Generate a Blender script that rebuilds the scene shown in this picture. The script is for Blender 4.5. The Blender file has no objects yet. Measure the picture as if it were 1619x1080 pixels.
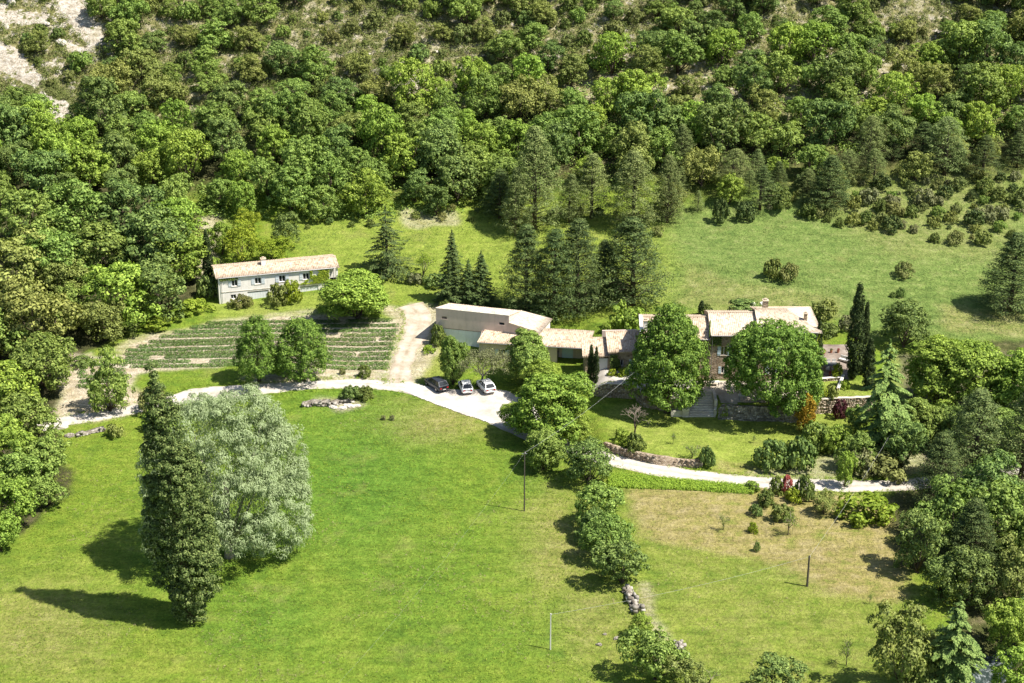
import bpy, bmesh, math, random
import numpy as np
from mathutils import Vector, Matrix

# ------------------------------------------------------------------ camera, sky, sun, exposure
S = bpy.context.scene
COL = S.collection
CAM_H, PITCH, FPX, PW, PH = 105.0, math.radians(22.0), 2600.0, 1619.0, 1080.0
cam_d = bpy.data.cameras.new("camera"); cam = bpy.data.objects.new("camera", cam_d); COL.objects.link(cam)
cam.location = (0, 0, CAM_H); cam.rotation_euler = (math.pi/2 - PITCH, 0, 0)
cam_d.sensor_width = 36.0; cam_d.lens = 36.0*FPX/PW; cam_d.clip_start = 1.0; cam_d.clip_end = 9000.0
S.camera = cam
SUN_EL = math.radians(57.0)
SHX, SHY = -1.0, 0.34                      # direction in which shadows fall on the ground
W = bpy.data.worlds.new("World"); S.world = W; W.use_nodes = True
nt = W.node_tree
sky = nt.nodes.new("ShaderNodeTexSky"); sky.sky_type = 'NISHITA'; sky.sun_disc = False
sky.sun_elevation = SUN_EL
sky.sun_rotation = math.atan2(-SHX, -SHY)
sky.air_density = 1.0; sky.dust_density = 1.0
bg = nt.nodes["Background"]; nt.links.new(sky.outputs[0], bg.inputs[0]); bg.inputs[1].default_value = 0.078
sun_d = bpy.data.lights.new("sun", 'SUN'); sun = bpy.data.objects.new("sun", sun_d); COL.objects.link(sun)
sun_d.energy = 4.8; sun_d.angle = math.radians(0.53); sun_d.color = (1.0, 0.95, 0.86)
_l = math.hypot(SHX, SHY)
_dir = Vector((SHX/_l*math.cos(SUN_EL), SHY/_l*math.cos(SUN_EL), -math.sin(SUN_EL)))
sun.rotation_euler = _dir.to_track_quat('-Z', 'Y').to_euler(); sun.location = (150, -20, 250)
S.view_settings.view_transform = 'Standard'; S.view_settings.look = 'None'
S.view_settings.exposure = 0.80; S.view_settings.gamma = 1.0
S.cycles.max_bounces = 6; S.cycles.diffuse_bounces = 2; S.cycles.transparent_max_bounces = 8

RNG = np.random.default_rng(7)
rnd = random.Random(11)

# ------------------------------------------------------------------ noise and terrain
def _hash(ix, iy, seed):
    h = (ix*374761393 + iy*668265263 + seed*1442695041) & 0xffffffff
    h = ((h ^ (h >> 13))*1274126177) & 0xffffffff
    return ((h ^ (h >> 16)) & 0xffff)/65535.0
def vnoise(x, y, scale, seed=0):
    x = np.asarray(x, float)/scale; y = np.asarray(y, float)/scale
    ix = np.floor(x).astype(np.int64); iy = np.floor(y).astype(np.int64)
    fx = x-ix; fy = y-iy; fx = fx*fx*(3-2*fx); fy = fy*fy*(3-2*fy)
    a = _hash(ix, iy, seed); b = _hash(ix+1, iy, seed); c = _hash(ix, iy+1, seed); d = _hash(ix+1, iy+1, seed)
    return (a*(1-fx)+b*fx)*(1-fy)+(c*(1-fx)+d*fx)*fy
def fbm(x, y, scale, seed=0, o=3):
    r = 0; am = 1; t = 0
    for k in range(o):
        r = r+am*vnoise(x, y, scale/2**k, seed+k*17); t += am; am *= .5
    return r/t
def sstep(a, b, x):
    t = np.clip((x-a)/(b-a), 0, 1); return t*t*(3-2*t)

_ky = np.array([-4000, 0, 120, 150, 175, 200, 215, 228, 240, 252, 264, 280, 300, 312, 330, 360, 400, 450, 520, 650, 900, 5000.])
_kz = np.array([-8, -3, -2.2, -1.3, -.7, -.2, 0, .3, .8, 2.0, 3.6, 6.2, 9.6, 13, 21.5, 38, 60, 84, 108, 128, 142, 190.])
_ty = np.arange(-4000, 5000, 2.0); _tz = np.interp(_ty, _ky, _kz)
_k = np.exp(-0.5*(np.arange(-9, 10)/3.2)**2); _k /= _k.sum()
_tz = np.convolve(np.pad(_tz, 9, mode='edge'), _k, mode='valid')
# front line of the farmhouse terrace and the low wall above the right hand road, in metres
TERR = np.array([(11.0, 235.6), (15.0, 234.9), (19.4, 234.4), (20.4, 231.6), (26.5, 229.0), (26.9, 232.3), (30.9, 231.4), (31.3, 227.4), (44.5, 226.5), (45.3, 229.3), (52.8, 230.0), (57, 230.4)])
ROADW = np.array([(13.0, 217.6), (17.0, 214.6), (21.0, 212.6), (25.5, 211.8), (28.5, 212.2)])
def height(x, y):
    z = np.interp(y, _ty, _tz)
    und = (fbm(x, y, 60, 3)-.5)*2.0 + (fbm(x, y, 17, 5)-.5)*.7
    far = sstep(420, 900, np.abs(y-200)+np.abs(x)*.6)
    z = z + und*np.where(y > 300, 1.9, .42) + (fbm(x, y, 420, 9)-.5)*far*90
    z = z + sstep(305, 340, y)*(fbm(x, y, 7, 21)-.5)*1.6
    z = z + (fbm(x, y, 2.6, 33)-.5)*.10
    # hillside swells up at the left, a gentle valley side
    z = z + sstep(60, 180, -x)*9*sstep(230, 330, y)
    # bank dropping from the road to the lower meadow at the left
    b = sstep(-2.5, 0, y-(236.0-.02*(x+40)))*sstep(-92, -80, x)*(1-sstep(-36, -24, x))
    z = z + 1.0*b*(1-sstep(0, 26, y-237))
    # terrace
    yf = np.interp(x, TERR[:, 0], TERR[:, 1])
    m = sstep(11, 15, x)*(1-sstep(56, 62, x))
    t = sstep(0.0, .9, y-yf)*m
    z = z + t*(2.15)*(1-sstep(16, 34, y-yf))
    yw = np.interp(x, ROADW[:, 0], ROADW[:, 1])
    m2 = sstep(11, 13.5, x)*(1-sstep(27, 33, x))
    z = z + sstep(0.0, .9, y-yw)*m2*1.05*(1-sstep(4, 14, y-yw))
    yb = np.interp(x, [24, 26.5, 36, 48.5, 58, 64], [283, 281.5, 278, 274.8, 269.5, 266])
    z = z + .75*sstep(0, .8, y-yb-(fbm(x, x*0, 5, 66)-.5)*1.6)*sstep(22, 28, x)*(1-sstep(58, 66, x))*(1-sstep(2, 14, y-yb))
    # gully with the stream in the bottom right corner
    d = np.abs((x-54.2)-(y-160)*.38)
    z = z - 1.8*np.exp(-(d/2.4)**2)*(1-sstep(166, 176, y))
    return z
def axis(lo, hi, st, far):
    a = list(np.arange(lo, hi+1e-6, st)); s = st
    v = hi
    while v < far: s *= 1.35; v += s; a.append(v)
    s = st; v = lo
    while v > -far: s *= 1.35; v -= s; a.insert(0, v)
    return np.array(a)
GX = axis(-112, 112, .5, 4200); GY = axis(130, 402, .5, 4200)
GXX, GYY = np.meshgrid(GX, GY)
GZ = height(GXX, GYY)
def gz(x, y):
    x = np.asarray(x, float); y = np.asarray(y, float)
    i = np.clip(np.searchsorted(GX, x)-1, 0, len(GX)-2); j = np.clip(np.searchsorted(GY, y)-1, 0, len(GY)-2)
    fx = (x-GX[i])/(GX[i+1]-GX[i]); fy = (y-GY[j])/(GY[j+1]-GY[j])
    return (GZ[j, i]*(1-fx)+GZ[j, i+1]*fx)*(1-fy)+(GZ[j+1, i]*(1-fx)+GZ[j+1, i+1]*fx)*fy
def g(x, y): return float(gz(x, y))
_cp, _sp = math.cos(PITCH), math.sin(PITCH)
def ray(px, py):
    a = (px-PW/2)/FPX; b = -(py-PH/2)/FPX
    return np.array([a, _cp+b*_sp, -_sp+b*_cp])
def P(px, py):
    """where the sight line through a point of the photograph meets the ground"""
    d = ray(px, py); t = np.linspace(120, 900, 2600)
    X = d[0]*t; Y = d[1]*t; Z = CAM_H+d[2]*t; h = gz(X, Y)
    k = int(np.argmax(Z < h)); a = (Z-h)[k-1]; b = (Z-h)[k]; tt = t[k-1]+(t[k]-t[k-1])*a/(a-b)
    return Vector((d[0]*tt, d[1]*tt, CAM_H+d[2]*tt))
def PZ(px, py, z):
    d = ray(px, py); t = (z-CAM_H)/d[2]; return Vector((d[0]*t, d[1]*t, z))
def pix(x, y, z):
    df = y*_cp-(z-CAM_H)*_sp; du = y*_sp+(z-CAM_H)*_cp
    return PW/2+FPX*x/df, PH/2-FPX*du/df, FPX/df
def inpoly(px, py, poly):
    r = np.zeros(np.shape(px), bool); n = len(poly)
    for i in range(n):
        x1, y1 = poly[i]; x2, y2 = poly[(i+1) % n]
        if y1 == y2: continue
        c = ((y1 > py) != (y2 > py)) & (px < (x2-x1)*(py-y1)/(y2-y1)+x1)
        r ^= c
    return r

# ------------------------------------------------------------------ object helpers
def tag(o, label=None, cat=None, group=None, kind=None):
    if label: o["label"] = label
    if cat: o["category"] = cat
    if group: o["group"] = group
    if kind or cat: o["kind"] = kind or "thing"
    return o
def empty(name, loc=(0, 0, 0), rz=0, label=None, cat=None, group=None):
    o = bpy.data.objects.new(name, None); COL.objects.link(o); o.location = loc; o.rotation_euler = (0, 0, rz)
    o.empty_display_size = .5
    return tag(o, label, cat, group)
def link(name, me, mat=None, parent=None, loc=None, rz=0):
    o = bpy.data.objects.new(name, me); COL.objects.link(o)
    if mat is not None and not me.materials: me.materials.append(mat)
    if parent is not None: o.parent = parent
    if loc is not None: o.location = loc
    if rz: o.rotation_euler = (0, 0, rz)
    return o
def mesh_np(name, V, F, mat=None, smooth=False):
    """V (n,3), F (m,k) with k constant"""
    V = np.asarray(V, np.float32); F = np.asarray(F, np.int32); k = F.shape[1]
    me = bpy.data.meshes.new(name)
    me.vertices.add(len(V)); me.vertices.foreach_set("co", V.ravel())
    me.loops.add(F.size); me.loops.foreach_set("vertex_index", F.ravel())
    me.polygons.add(len(F)); me.polygons.foreach_set("loop_start", np.arange(0, F.size, k, dtype=np.int32))
    me.polygons.foreach_set("loop_total", np.full(len(F), k, np.int32))
    if smooth: me.polygons.foreach_set("use_smooth", np.ones(len(F), bool))
    me.update(calc_edges=True)
    if mat: me.materials.append(mat)
    return me
class MB:
    """collects polygons, builds one mesh object"""
    def __init__(s): s.v = []; s.f = []
    def poly(s, pts):
        n = len(s.v); s.v += [tuple(p) for p in pts]; s.f.append(tuple(range(n, n+len(pts)))); return s
    def box(s, x0, x1, y0, y1, z0, z1):
        n = len(s.v)
        s.v += [(x0,y0,z0),(x1,y0,z0),(x1,y1,z0),(x0,y1,z0),(x0,y0,z1),(x1,y0,z1),(x1,y1,z1),(x0,y1,z1)]
        s.f += [(n,n+3,n+2,n+1),(n+4,n+5,n+6,n+7),(n,n+1,n+5,n+4),(n+1,n+2,n+6,n+5),(n+2,n+3,n+7,n+6),(n+3,n,n+4,n+7)]
        return s
    def tube(s, pts, rad, n=7, cap=True):
        pts = [Vector(p) for p in pts]; rings = []
        for i, p in enumerate(pts):
            d = (pts[min(i+1, len(pts)-1)]-pts[max(i-1, 0)]).normalized()
            a = d.orthogonal().normalized() if i == 0 else (a - d*a.dot(d)).normalized()
            b = d.cross(a); r = rad[i] if hasattr(rad, '__len__') else rad
            k = len(s.v); s.v += [tuple(p+(a*math.cos(2*math.pi*j/n)+b*math.sin(2*math.pi*j/n))*r) for j in range(n)]
            rings.append(k)
        for i in range(len(rings)-1):
            for j in range(n):
                s.f.append((rings[i]+j, rings[i]+(j+1) % n, rings[i+1]+(j+1) % n, rings[i+1]+j))
        if cap: s.f.append(tuple(rings[0]+j for j in reversed(range(n)))); s.f.append(tuple(rings[-1]+j for j in range(n)))
        return s
    def prism(s, poly, z0, z1):
        """vertical prism of an outline listed counter-clockwise; z may be numbers"""
        n = len(s.v); m = len(poly)
        s.v += [(x, y, z0) for x, y in poly]+[(x, y, z1) for x, y in poly]
        s.f.append(tuple(n+i for i in reversed(range(m)))); s.f.append(tuple(n+m+i for i in range(m)))
        for i in range(m): s.f.append((n+i, n+(i+1) % m, n+m+(i+1) % m, n+m+i))
        return s
    def mesh(s, name, mat=None, smooth=False):
        me = bpy.data.meshes.new(name); me.from_pydata(s.v, [], s.f); me.update()
        if smooth: me.polygons.foreach_set("use_smooth", [True]*len(me.polygons))
        if mat: me.materials.append(mat)
        return me
    def build(s, name, mat, parent=None, smooth=False, loc=None, rz=0, bevel=0):
        o = link(name, s.mesh(name, mat, smooth), None, parent, loc, rz)
        if bevel:
            b = o.modifiers.new("bevel", 'BEVEL'); b.width = bevel; b.segments = 2; b.limit_method = 'ANGLE'
        return o
def copy_tree(src, loc, rz=0, sc=(1, 1, 1), label=None, group=None):
    r = src.copy(); COL.objects.link(r); r.location = loc; r.rotation_euler = (0, 0, rz); r.scale = sc
    if label: r["label"] = label
    if group: r["group"] = group
    for ch in src.children:
        c = ch.copy(); COL.objects.link(c); c.parent = r
        for gc in ch.children:
            d = gc.copy(); COL.objects.link(d); d.parent = c
    return r

# ------------------------------------------------------------------ materials
class NT:
    def __init__(s, name):
        s.m = bpy.data.materials.new(name); s.m.use_nodes = True; s.t = s.m.node_tree
        s.n = s.t.nodes; s.b = s.n["Principled BSDF"]; s.out = s.n["Material Output"]
    def new(s, typ, **kw):
        x = s.n.new(typ)
        for k, v in kw.items(): setattr(x, k, v)
        return x
    def l(s, a, b): s.t.links.new(a, b)
    def coord(s, kind="Object"): return s.new("ShaderNodeTexCoord").outputs[kind]
    def noise(s, scale, detail=3, rough=.55, vec=None, stretch=None):
        v = vec if vec is not None else s.coord()
        if stretch:
            mp = s.new("ShaderNodeMapping"); mp.inputs["Scale"].default_value = stretch; s.l(v, mp.inputs[0]); v = mp.outputs[0]
        x = s.new("ShaderNodeTexNoise"); x.inputs["Scale"].default_value = scale; x.inputs["Detail"].default_value = detail
        x.inputs["Roughness"].default_value = rough; s.l(v, x.inputs["Vector"]); return x.outputs["Fac"]
    def ramp(s, fac, stops):
        r = s.new("ShaderNodeValToRGB"); e = r.color_ramp.elements
        while len(e) < len(stops): e.new(.5)
        for i, (p, c) in enumerate(stops):
            e[i].position = p; e[i].color = (c if hasattr(c, '__len__') else (c, c, c))[:3]+(1,) if hasattr(c, '__len__') else (c, c, c, 1)
        s.l(fac, r.inputs[0]); return r.outputs[0]
    def mix(s, fac, a, b, mode='MIX'):
        x = s.new("ShaderNodeMix", data_type='RGBA', blend_type=mode)
        for si, v in ((0, fac), (6, a), (7, b)):
            sock = x.inputs[si]
            if hasattr(v, 'links'): s.l(v, sock)
            elif hasattr(v, '__len__'): sock.default_value = tuple(v)[:3]+(1,)
            else: sock.default_value = v if si == 0 else (v, v, v, 1)
        return x.outputs[2]
    def math(s, op, a, b=0.0, c=0.0, clamp=False):
        x = s.new("ShaderNodeMath", operation=op, use_clamp=clamp)
        for i, v in enumerate((a, b, c)):
            if hasattr(v, 'links'): s.l(v, x.inputs[i])
            else: x.inputs[i].default_value = v
        return x.outputs[0]
    def bump(s, h, strength=.5, dist=.1):
        x = s.new("ShaderNodeBump"); x.inputs["Strength"].default_value = strength; x.inputs["Distance"].default_value = dist
        s.l(h, x.inputs["Height"]); s.l(x.outputs[0], s.b.inputs["Normal"]); return x
    def base(s, c):
        if hasattr(c, 'links'): s.l(c, s.b.inputs["Base Color"])
        else: s.b.inputs["Base Color"].default_value = tuple(c)+(1,)
    def rough(s, r, spec=.3, metal=0):
        s.b.inputs["Roughness"].default_value = r; s.b.inputs["Specular IOR Level"].default_value = spec; s.b.inputs["Metallic"].default_value = metal
def simple(name, col, rough=.7, spec=.3, metal=0, var=.15, scale=3.0, bump=0.0, stain=0.0):
    n = NT(name); n.rough(rough, spec, metal)
    f = n.noise(scale, 4, .6)
    v = n.ramp(f, [(.25, 1-var), (.75, 1+var*.6)])
    c = n.mix(1.0, col, v, 'MULTIPLY')
    if stain: c = n.mix(n.ramp(n.noise(1.6, 5, .7, stretch=(1, 1, .22)), [(.5, 0.0), (.78, stain)]), c, (col[0]*.55, col[1]*.52, col[2]*.48))
    n.base(c)
    if bump: n.bump(n.noise(scale*6, 3), bump, .05)
    return n.m
def foliage(name, dark, mid, light, trans=.20, hue=.022, scale=1.1, rough=.7, val=.24):
    """leaves: every leaf its own tone, clumps and whole plants differ in hue"""
    n = NT(name)
    geo = n.new("ShaderNodeNewGeometry"); oi = n.new("ShaderNodeObjectInfo")
    isl = geo.outputs["Random Per Island"]
    cl = n.noise(scale, 2, .5)
    f = n.math('ADD', n.math('MULTIPLY', isl, .55), n.math('MULTIPLY', cl, .6))
    c = n.ramp(f, [(.2, dark), (.5, mid), (.88, light)])
    hs = n.new("ShaderNodeHueSaturation"); n.l(c, hs.inputs["Color"])
    n.l(n.math('ADD', .5-hue/2, n.math('MULTIPLY', oi.outputs["Random"], hue)), hs.inputs["Hue"])
    rv = n.math('FRACT', n.math('MULTIPLY', oi.outputs["Random"], 7.31))
    n.l(n.math('ADD', 1-val/2, n.math('MULTIPLY', rv, val)), hs.inputs["Value"])
    n.base(hs.outputs[0]); n.rough(rough, .2)
    if trans > 0:
        tr = n.new("ShaderNodeBsdfTranslucent"); mx = n.new("ShaderNodeMixShader"); mx.inputs[0].default_value = trans
        g2 = n.mix(1.0, hs.outputs[0], (1.25, 1.35, .6), 'MULTIPLY')
        n.l(g2, tr.inputs[0]); n.l(n.b.outputs[0], mx.inputs[1]); n.l(tr.outputs[0], mx.inputs[2]); n.l(mx.outputs[0], n.out.inputs[0])
    return n.m
M = {}
M['oak'] = foliage('oak_leaves', (0.06, 0.105, 0.022), (0.174, 0.259, 0.051), (0.371, 0.48, 0.112))
M['oakdark'] = foliage('dark_oak_leaves', (0.042, 0.078, 0.022), (0.125, 0.192, 0.047), (0.284, 0.376, 0.097), trans=.15)
M['olive'] = foliage('olive_oak_leaves', (0.077, 0.1, 0.024), (0.206, 0.242, 0.057), (0.383, 0.414, 0.112), trans=.15)
M['bright'] = foliage('bright_leaves', (0.074, 0.129, 0.02), (0.22, 0.327, 0.047), (0.429, 0.556, 0.097))
M['plane'] = foliage('plane_leaves', (0.044, 0.086, 0.015), (0.127, 0.221, 0.035), (0.297, 0.432, 0.077), hue=.008, val=.1)
M['lime'] = foliage('lime_leaves', (0.085, 0.13, 0.012), (0.25, 0.32, 0.026), (0.42, 0.47, 0.048))
M['gold'] = foliage('golden_leaves', (.22, .13, .015), (.36, .22, .022), (.50, .34, .04), hue=.02)
M['red'] = foliage('crimson_leaves', (0.16, 0.03, 0.03), (0.38, 0.08, 0.08), (0.52, 0.16, 0.14), hue=.01)
M['plum'] = foliage('plum_leaves', (.045, .012, .020), (.08, .02, .03), (.13, .04, .05), hue=.01)
M['pine'] = foliage('pine_needles', (0.022, 0.044, 0.012), (0.062, 0.1, 0.028), (0.185, 0.24, 0.07), trans=.08)
M['pinepale'] = foliage('pale_pine_needles', (0.05, 0.078, 0.022), (0.14, 0.188, 0.056), (0.3, 0.35, 0.115), trans=.1)
M['fir'] = foliage('fir_needles', (0.026, 0.052, 0.018), (0.075, 0.12, 0.034), (0.165, 0.225, 0.065), trans=.05)
M['cedar'] = foliage('cedar_needles', (0.055, 0.1, 0.024), (0.16, 0.25, 0.06), (0.33, 0.44, 0.12), trans=.1)
M['cypress'] = foliage('cypress_scales', (0.017, 0.029, 0.011), (0.044, 0.068, 0.021), (0.104, 0.143, 0.039), trans=.0)
M['poplar'] = foliage('poplar_leaves', (0.034, 0.064, 0.018), (0.1, 0.16, 0.04), (0.26, 0.335, 0.105), trans=.08)
M['willow'] = foliage('silver_willow_leaves', (0.19, 0.245, 0.11), (0.285, 0.355, 0.17), (0.4, 0.47, 0.255), trans=.18, hue=.01)
M['grey'] = foliage('grey_green_leaves', (.110, .120, .050), (.200, .215, .090), (.300, .310, .150), trans=.1)
M['broom'] = foliage('scrub_leaves', (0.085, 0.1, 0.028), (0.175, 0.198, 0.056), (0.29, 0.31, 0.1), trans=.1, hue=.05)
M['boxwood'] = foliage('box_leaves', (0.045, 0.07, 0.016), (0.12, 0.165, 0.036), (0.24, 0.29, 0.065), trans=.1)
M['lavender'] = foliage('lavender_leaves', (0.036, 0.072, 0.016), (0.09, 0.165, 0.032), (0.18, 0.28, 0.062), trans=.1)
M['rank'] = foliage('rank_grass_blades', (0.105, 0.165, 0.018), (0.226, 0.325, 0.033), (0.378, 0.472, 0.061), trans=.25)
M['drygrass'] = foliage('dry_grass_blades', (.165, .150, .060), (.275, .245, .110), (.420, .370, .190), trans=.1)
M['bark'] = simple('bark', (.105, .082, .060), .9, .1, var=.4, scale=4, bump=.6)
M['greybark'] = simple('pale_bark', (.33, .29, .25), .9, .1, var=.3, scale=4, bump=.4)
M['twig'] = simple('bare_twigs', (.36, .29, .24), .9, .1, var=.25, scale=3)

def stone_mat(name, c0, c1, c2, scale=2.2, mortar=(.40, .35, .28)):
    n = NT(name); n.rough(.92, .15); co = n.coord()
    mp = n.new("ShaderNodeMapping"); mp.inputs["Scale"].default_value = (1, 1, 1.9); n.l(co, mp.inputs[0])
    v = n.new("ShaderNodeTexVoronoi"); v.inputs["Scale"].default_value = scale; n.l(mp.outputs[0], v.inputs["Vector"])
    v2 = n.new("ShaderNodeTexVoronoi", feature='DISTANCE_TO_EDGE'); v2.inputs["Scale"].default_value = scale; n.l(mp.outputs[0], v2.inputs["Vector"])
    sep = n.new("ShaderNodeSeparateColor"); n.l(v.outputs["Color"], sep.inputs[0])
    c = n.ramp(sep.outputs[0], [(.0, c0), (.5, c1), (1.0, c2)])
    c = n.mix(n.ramp(n.noise(1.1, 4), [(.35, 0.0), (.7, .45)]), c, (c0[0]*.8, c0[1]*.8, c0[2]*.75))
    e = n.ramp(v2.outputs["Distance"], [(.0, 1.0), (.07, 0.0)])
    n.base(n.mix(e, c, mortar)); n.bump(v2.outputs["Distance"], .8, .12)
    return n.m
M['stone'] = stone_mat('rubble_stone', (.23, .165, .11), (.38, .29, .20), (.52, .42, .31))
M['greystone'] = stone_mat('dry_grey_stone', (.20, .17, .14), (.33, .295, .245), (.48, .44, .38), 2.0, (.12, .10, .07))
n = NT('laid_stones'); n.rough(.92, .15); gg = n.new("ShaderNodeNewGeometry"); cc_ = n.ramp(gg.outputs["Random Per Island"], [(.0, (.17, .125, .09)), (.35, (.34, .26, .18)), (.7, (.47, .38, .28)), (1.0, (.60, .52, .42))])
n.base(n.mix(n.ramp(n.noise(3.5, 4, .7), [(.4, 0.0), (.75, .5)]), cc_, (.22, .18, .13))); n.bump(n.noise(9, 3), .5, .04); M['laid'] = n.m
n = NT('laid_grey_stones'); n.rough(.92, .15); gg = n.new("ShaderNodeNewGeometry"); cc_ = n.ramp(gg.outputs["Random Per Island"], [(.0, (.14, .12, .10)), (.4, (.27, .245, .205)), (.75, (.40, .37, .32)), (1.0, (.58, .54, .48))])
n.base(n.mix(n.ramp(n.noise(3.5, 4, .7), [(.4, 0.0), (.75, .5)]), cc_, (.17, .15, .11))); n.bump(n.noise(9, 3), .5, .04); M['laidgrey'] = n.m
M['palestone'] = stone_mat('dressed_pale_stone', (.55, .49, .40), (.66, .60, .50), (.75, .70, .60), 1.2, (.55, .5, .42))
M['rock'] = stone_mat('white_limestone', (.56, .50, .43), (.66, .61, .54), (.74, .70, .63), .7, (.50, .45, .38))
M['plaster'] = simple('white_plaster', (.88, .83, .76), .9, .15, var=.07, scale=.8, bump=.1, stain=.5)
M['pink'] = simple('pink_beige_render', (.70, .56, .48), .9, .15, var=.10, scale=.6, bump=.1, stain=.5)
M['whitewash'] = simple('whitewashed_wall', (.86, .86, .86), .9, .15, var=.08, scale=.7, bump=.1, stain=.5)
M['shutter'] = simple('pale_blue_grey_paint', (.62, .66, .68), .55, .3, var=.08)
M['blue'] = simple('pale_blue_paint', (.55, .68, .74), .55, .3, var=.08)
M['door'] = simple('white_door_paint', (.78, .79, .80), .5, .35, var=.05)
M['frame'] = simple('white_window_paint', (.75, .74, .72), .5, .35, var=.05)
M['darkwood'] = simple('dark_timber', (.075, .05, .035), .8, .2, var=.3)
M['wood'] = simple('weathered_pole_wood', (.10, .085, .07), .85, .2, var=.3)
M['palepole'] = simple('pale_concrete_pole', (.62, .60, .56), .8, .2, var=.15)
M['terracotta'] = simple('terracotta', (.46, .20, .12), .85, .2, var=.15)
M['cushion'] = simple('white_cushion_cloth', (.62, .60, .57), .9, .1, var=.05)
M['charcoal'] = simple('charcoal_tabletop', (.06, .065, .07), .5, .4, var=.15)
M['metal'] = simple('grey_metal', (.35, .35, .36), .45, .5, .7, var=.1)
M['cable'] = simple('grey_cable', (.50, .50, .49), .6, .3)
M['white_paint'] = simple('white_car_paint', (.80, .80, .80), .25, .6, var=.01)
M['dark_paint'] = simple('dark_grey_car_paint', (.045, .05, .06), .25, .6, .3, var=.02)
M['tyre'] = simple('tyre_rubber', (.02, .02, .02), .85, .2)
M['rim'] = simple('alloy_rim', (.45, .45, .47), .35, .5, .8)
M['tail'] = simple('red_lamp_plastic', (.42, .02, .02), .3, .5)
M['lampglass'] = simple('clear_lamp_plastic', (.7, .7, .72), .2, .6)
M['plastic'] = simple('black_plastic', (.03, .03, .032), .6, .3)
n = NT('window_glass'); n.base((.02, .025, .03)); n.rough(.06, .6); M['glass'] = n.m
n = NT('stream_water'); n.base(n.ramp(n.noise(1.3, 5, .7), [(.50, (.03, .045, .04)), (.68, (.42, .45, .45))])); n.rough(.3, .4); n.bump(n.noise(3, 3), .5, .1); M['water'] = n.m  # pale patches put white water and its glints into the colour

def roof_mat(name, c0, c1, c2, period=.26):
    n = NT(name); n.rough(.9, .15); co = n.coord("UV")
    sp = n.new("ShaderNodeSeparateXYZ"); n.l(co, sp.inputs[0])
    iu = n.math('FLOOR', n.math('DIVIDE', sp.outputs[0], period)); iv = n.math('FLOOR', n.math('DIVIDE', sp.outputs[1], .38))
    cb = n.new("ShaderNodeCombineXYZ"); n.l(iu, cb.inputs[0]); n.l(iv, cb.inputs[1])
    wn = n.new("ShaderNodeTexWhiteNoise", noise_dimensions='3D'); n.l(cb.outputs[0], wn.inputs["Vector"])
    lich = n.noise(.55, 5, .7, n.coord())
    f = n.math('ADD', n.math('MULTIPLY', wn.outputs["Value"], .62), n.math('MULTIPLY', lich, .42))
    c = n.ramp(f, [(.12, c0), (.34, c1), (.75, c2)])
    n.base(c)
    fv = n.math('FRACT', n.math('DIVIDE', sp.outputs[1], .38))
    n.bump(fv, .5, .04)
    return n.m
M['tile'] = roof_mat('pale_canal_tiles', (.26, .17, .11), (.47, .36, .255), (.62, .51, .39))
M['tilewhite'] = roof_mat('bleached_tiles', (.33, .235, .16), (.54, .435, .33), (.67, .58, .46))
M['tilepink'] = roof_mat('pink_tiles', (.28, .185, .14), (.52, .38, .30), (.68, .54, .44))

# gravel: roads, parking
def gravel(name, a, b, c):
    n = NT(name); n.rough(.95, .1); co = n.coord()
    f = n.noise(.45, 5, .65, co); c1 = n.ramp(f, [(.3, a), (.5, b), (.72, c)])
    f2 = n.noise(9, 3, .6, co); v = n.ramp(f2, [(.3, .82), (.7, 1.08)])
    c1 = n.mix(1.0, c1, v, 'MULTIPLY')
    at = n.new("ShaderNodeAttribute", attribute_name='rut'); e = n.math('MULTIPLY', at.outputs["Fac"], n.ramp(n.noise(1.2, 4, .7, co), [(.35, .15), (.6, .85)]))
    n.base(n.mix(e, c1, (a[0]*.62, a[1]*.62, a[2]*.45))); n.bump(n.noise(6, 4, .6, co), .35, .06); return n.m
M['gravel'] = gravel('white_gravel', (.42, .37, .31), (.56, .51, .45), (.66, .61, .55))
M['track'] = gravel('dirt_track', (.34, .27, .19), (.50, .43, .34), (.64, .57, .48))
M['patiostone'] = gravel('dark_patio_stone', (.16, .12, .10), (.27, .22, .18), (.40, .34, .29))
M['paving'] = gravel('stone_paving', (.36, .32, .27), (.50, .46, .41), (.60, .56, .51))

# ------------------------------------------------------------------ ground with land cover
GPX, GPY, _s = pix(GXX, np.maximum(GYY, 60), GZ)
wob = lambda seed, sc, am: ((fbm(GXX, GYY, sc, seed)-.5)*am)
QX = GPX + wob(51, 5, 44); QY = GPY + wob(52, 5, 26)
def zone(poly, soft=True, extra=0):
    m = inpoly(QX, QY, poly).astype(np.float32)
    if soft:
        for _ in range(2+extra):
            m[1:-1, 1:-1] = (m[1:-1, 1:-1]*2+m[:-2, 1:-1]+m[2:, 1:-1]+m[1:-1, :-2]+m[1:-1, 2:])/6
    return m
def blob(cx, cy, rx, ry): return np.exp(-(((QX-cx)/rx)**2+((QY-cy)/ry)**2))
infr = (GPX > -700) & (GPX < 2300) & (GYY > 100) & (GYY < 430)
lav_l = [(196, 585), (205, 552), (330, 508), (470, 498), (632, 504), (632, 585), (585, 592), (520, 594), (380, 580), (230, 590)]
lav_s = [(85, 655), (95, 610), (120, 560), (215, 560), (215, 605), (300, 640), (100, 668)]
soil = zone(lav_l)*.95+zone(lav_s)*.95
soil = np.maximum(soil, zone([(575, 590), (640, 590), (640, 612), (470, 608), (400, 606), (380, 596)])*.85)
soil = np.maximum(soil, zone([(592, 480), (700, 480), (712, 500), (690, 530), (668, 612), (605, 612), (612, 560), (632, 520)])*.75)
soil = np.maximum(soil, zone([(180, 555), (330, 500), (500, 484), (505, 492), (340, 512), (200, 566)])*.55)
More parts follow.
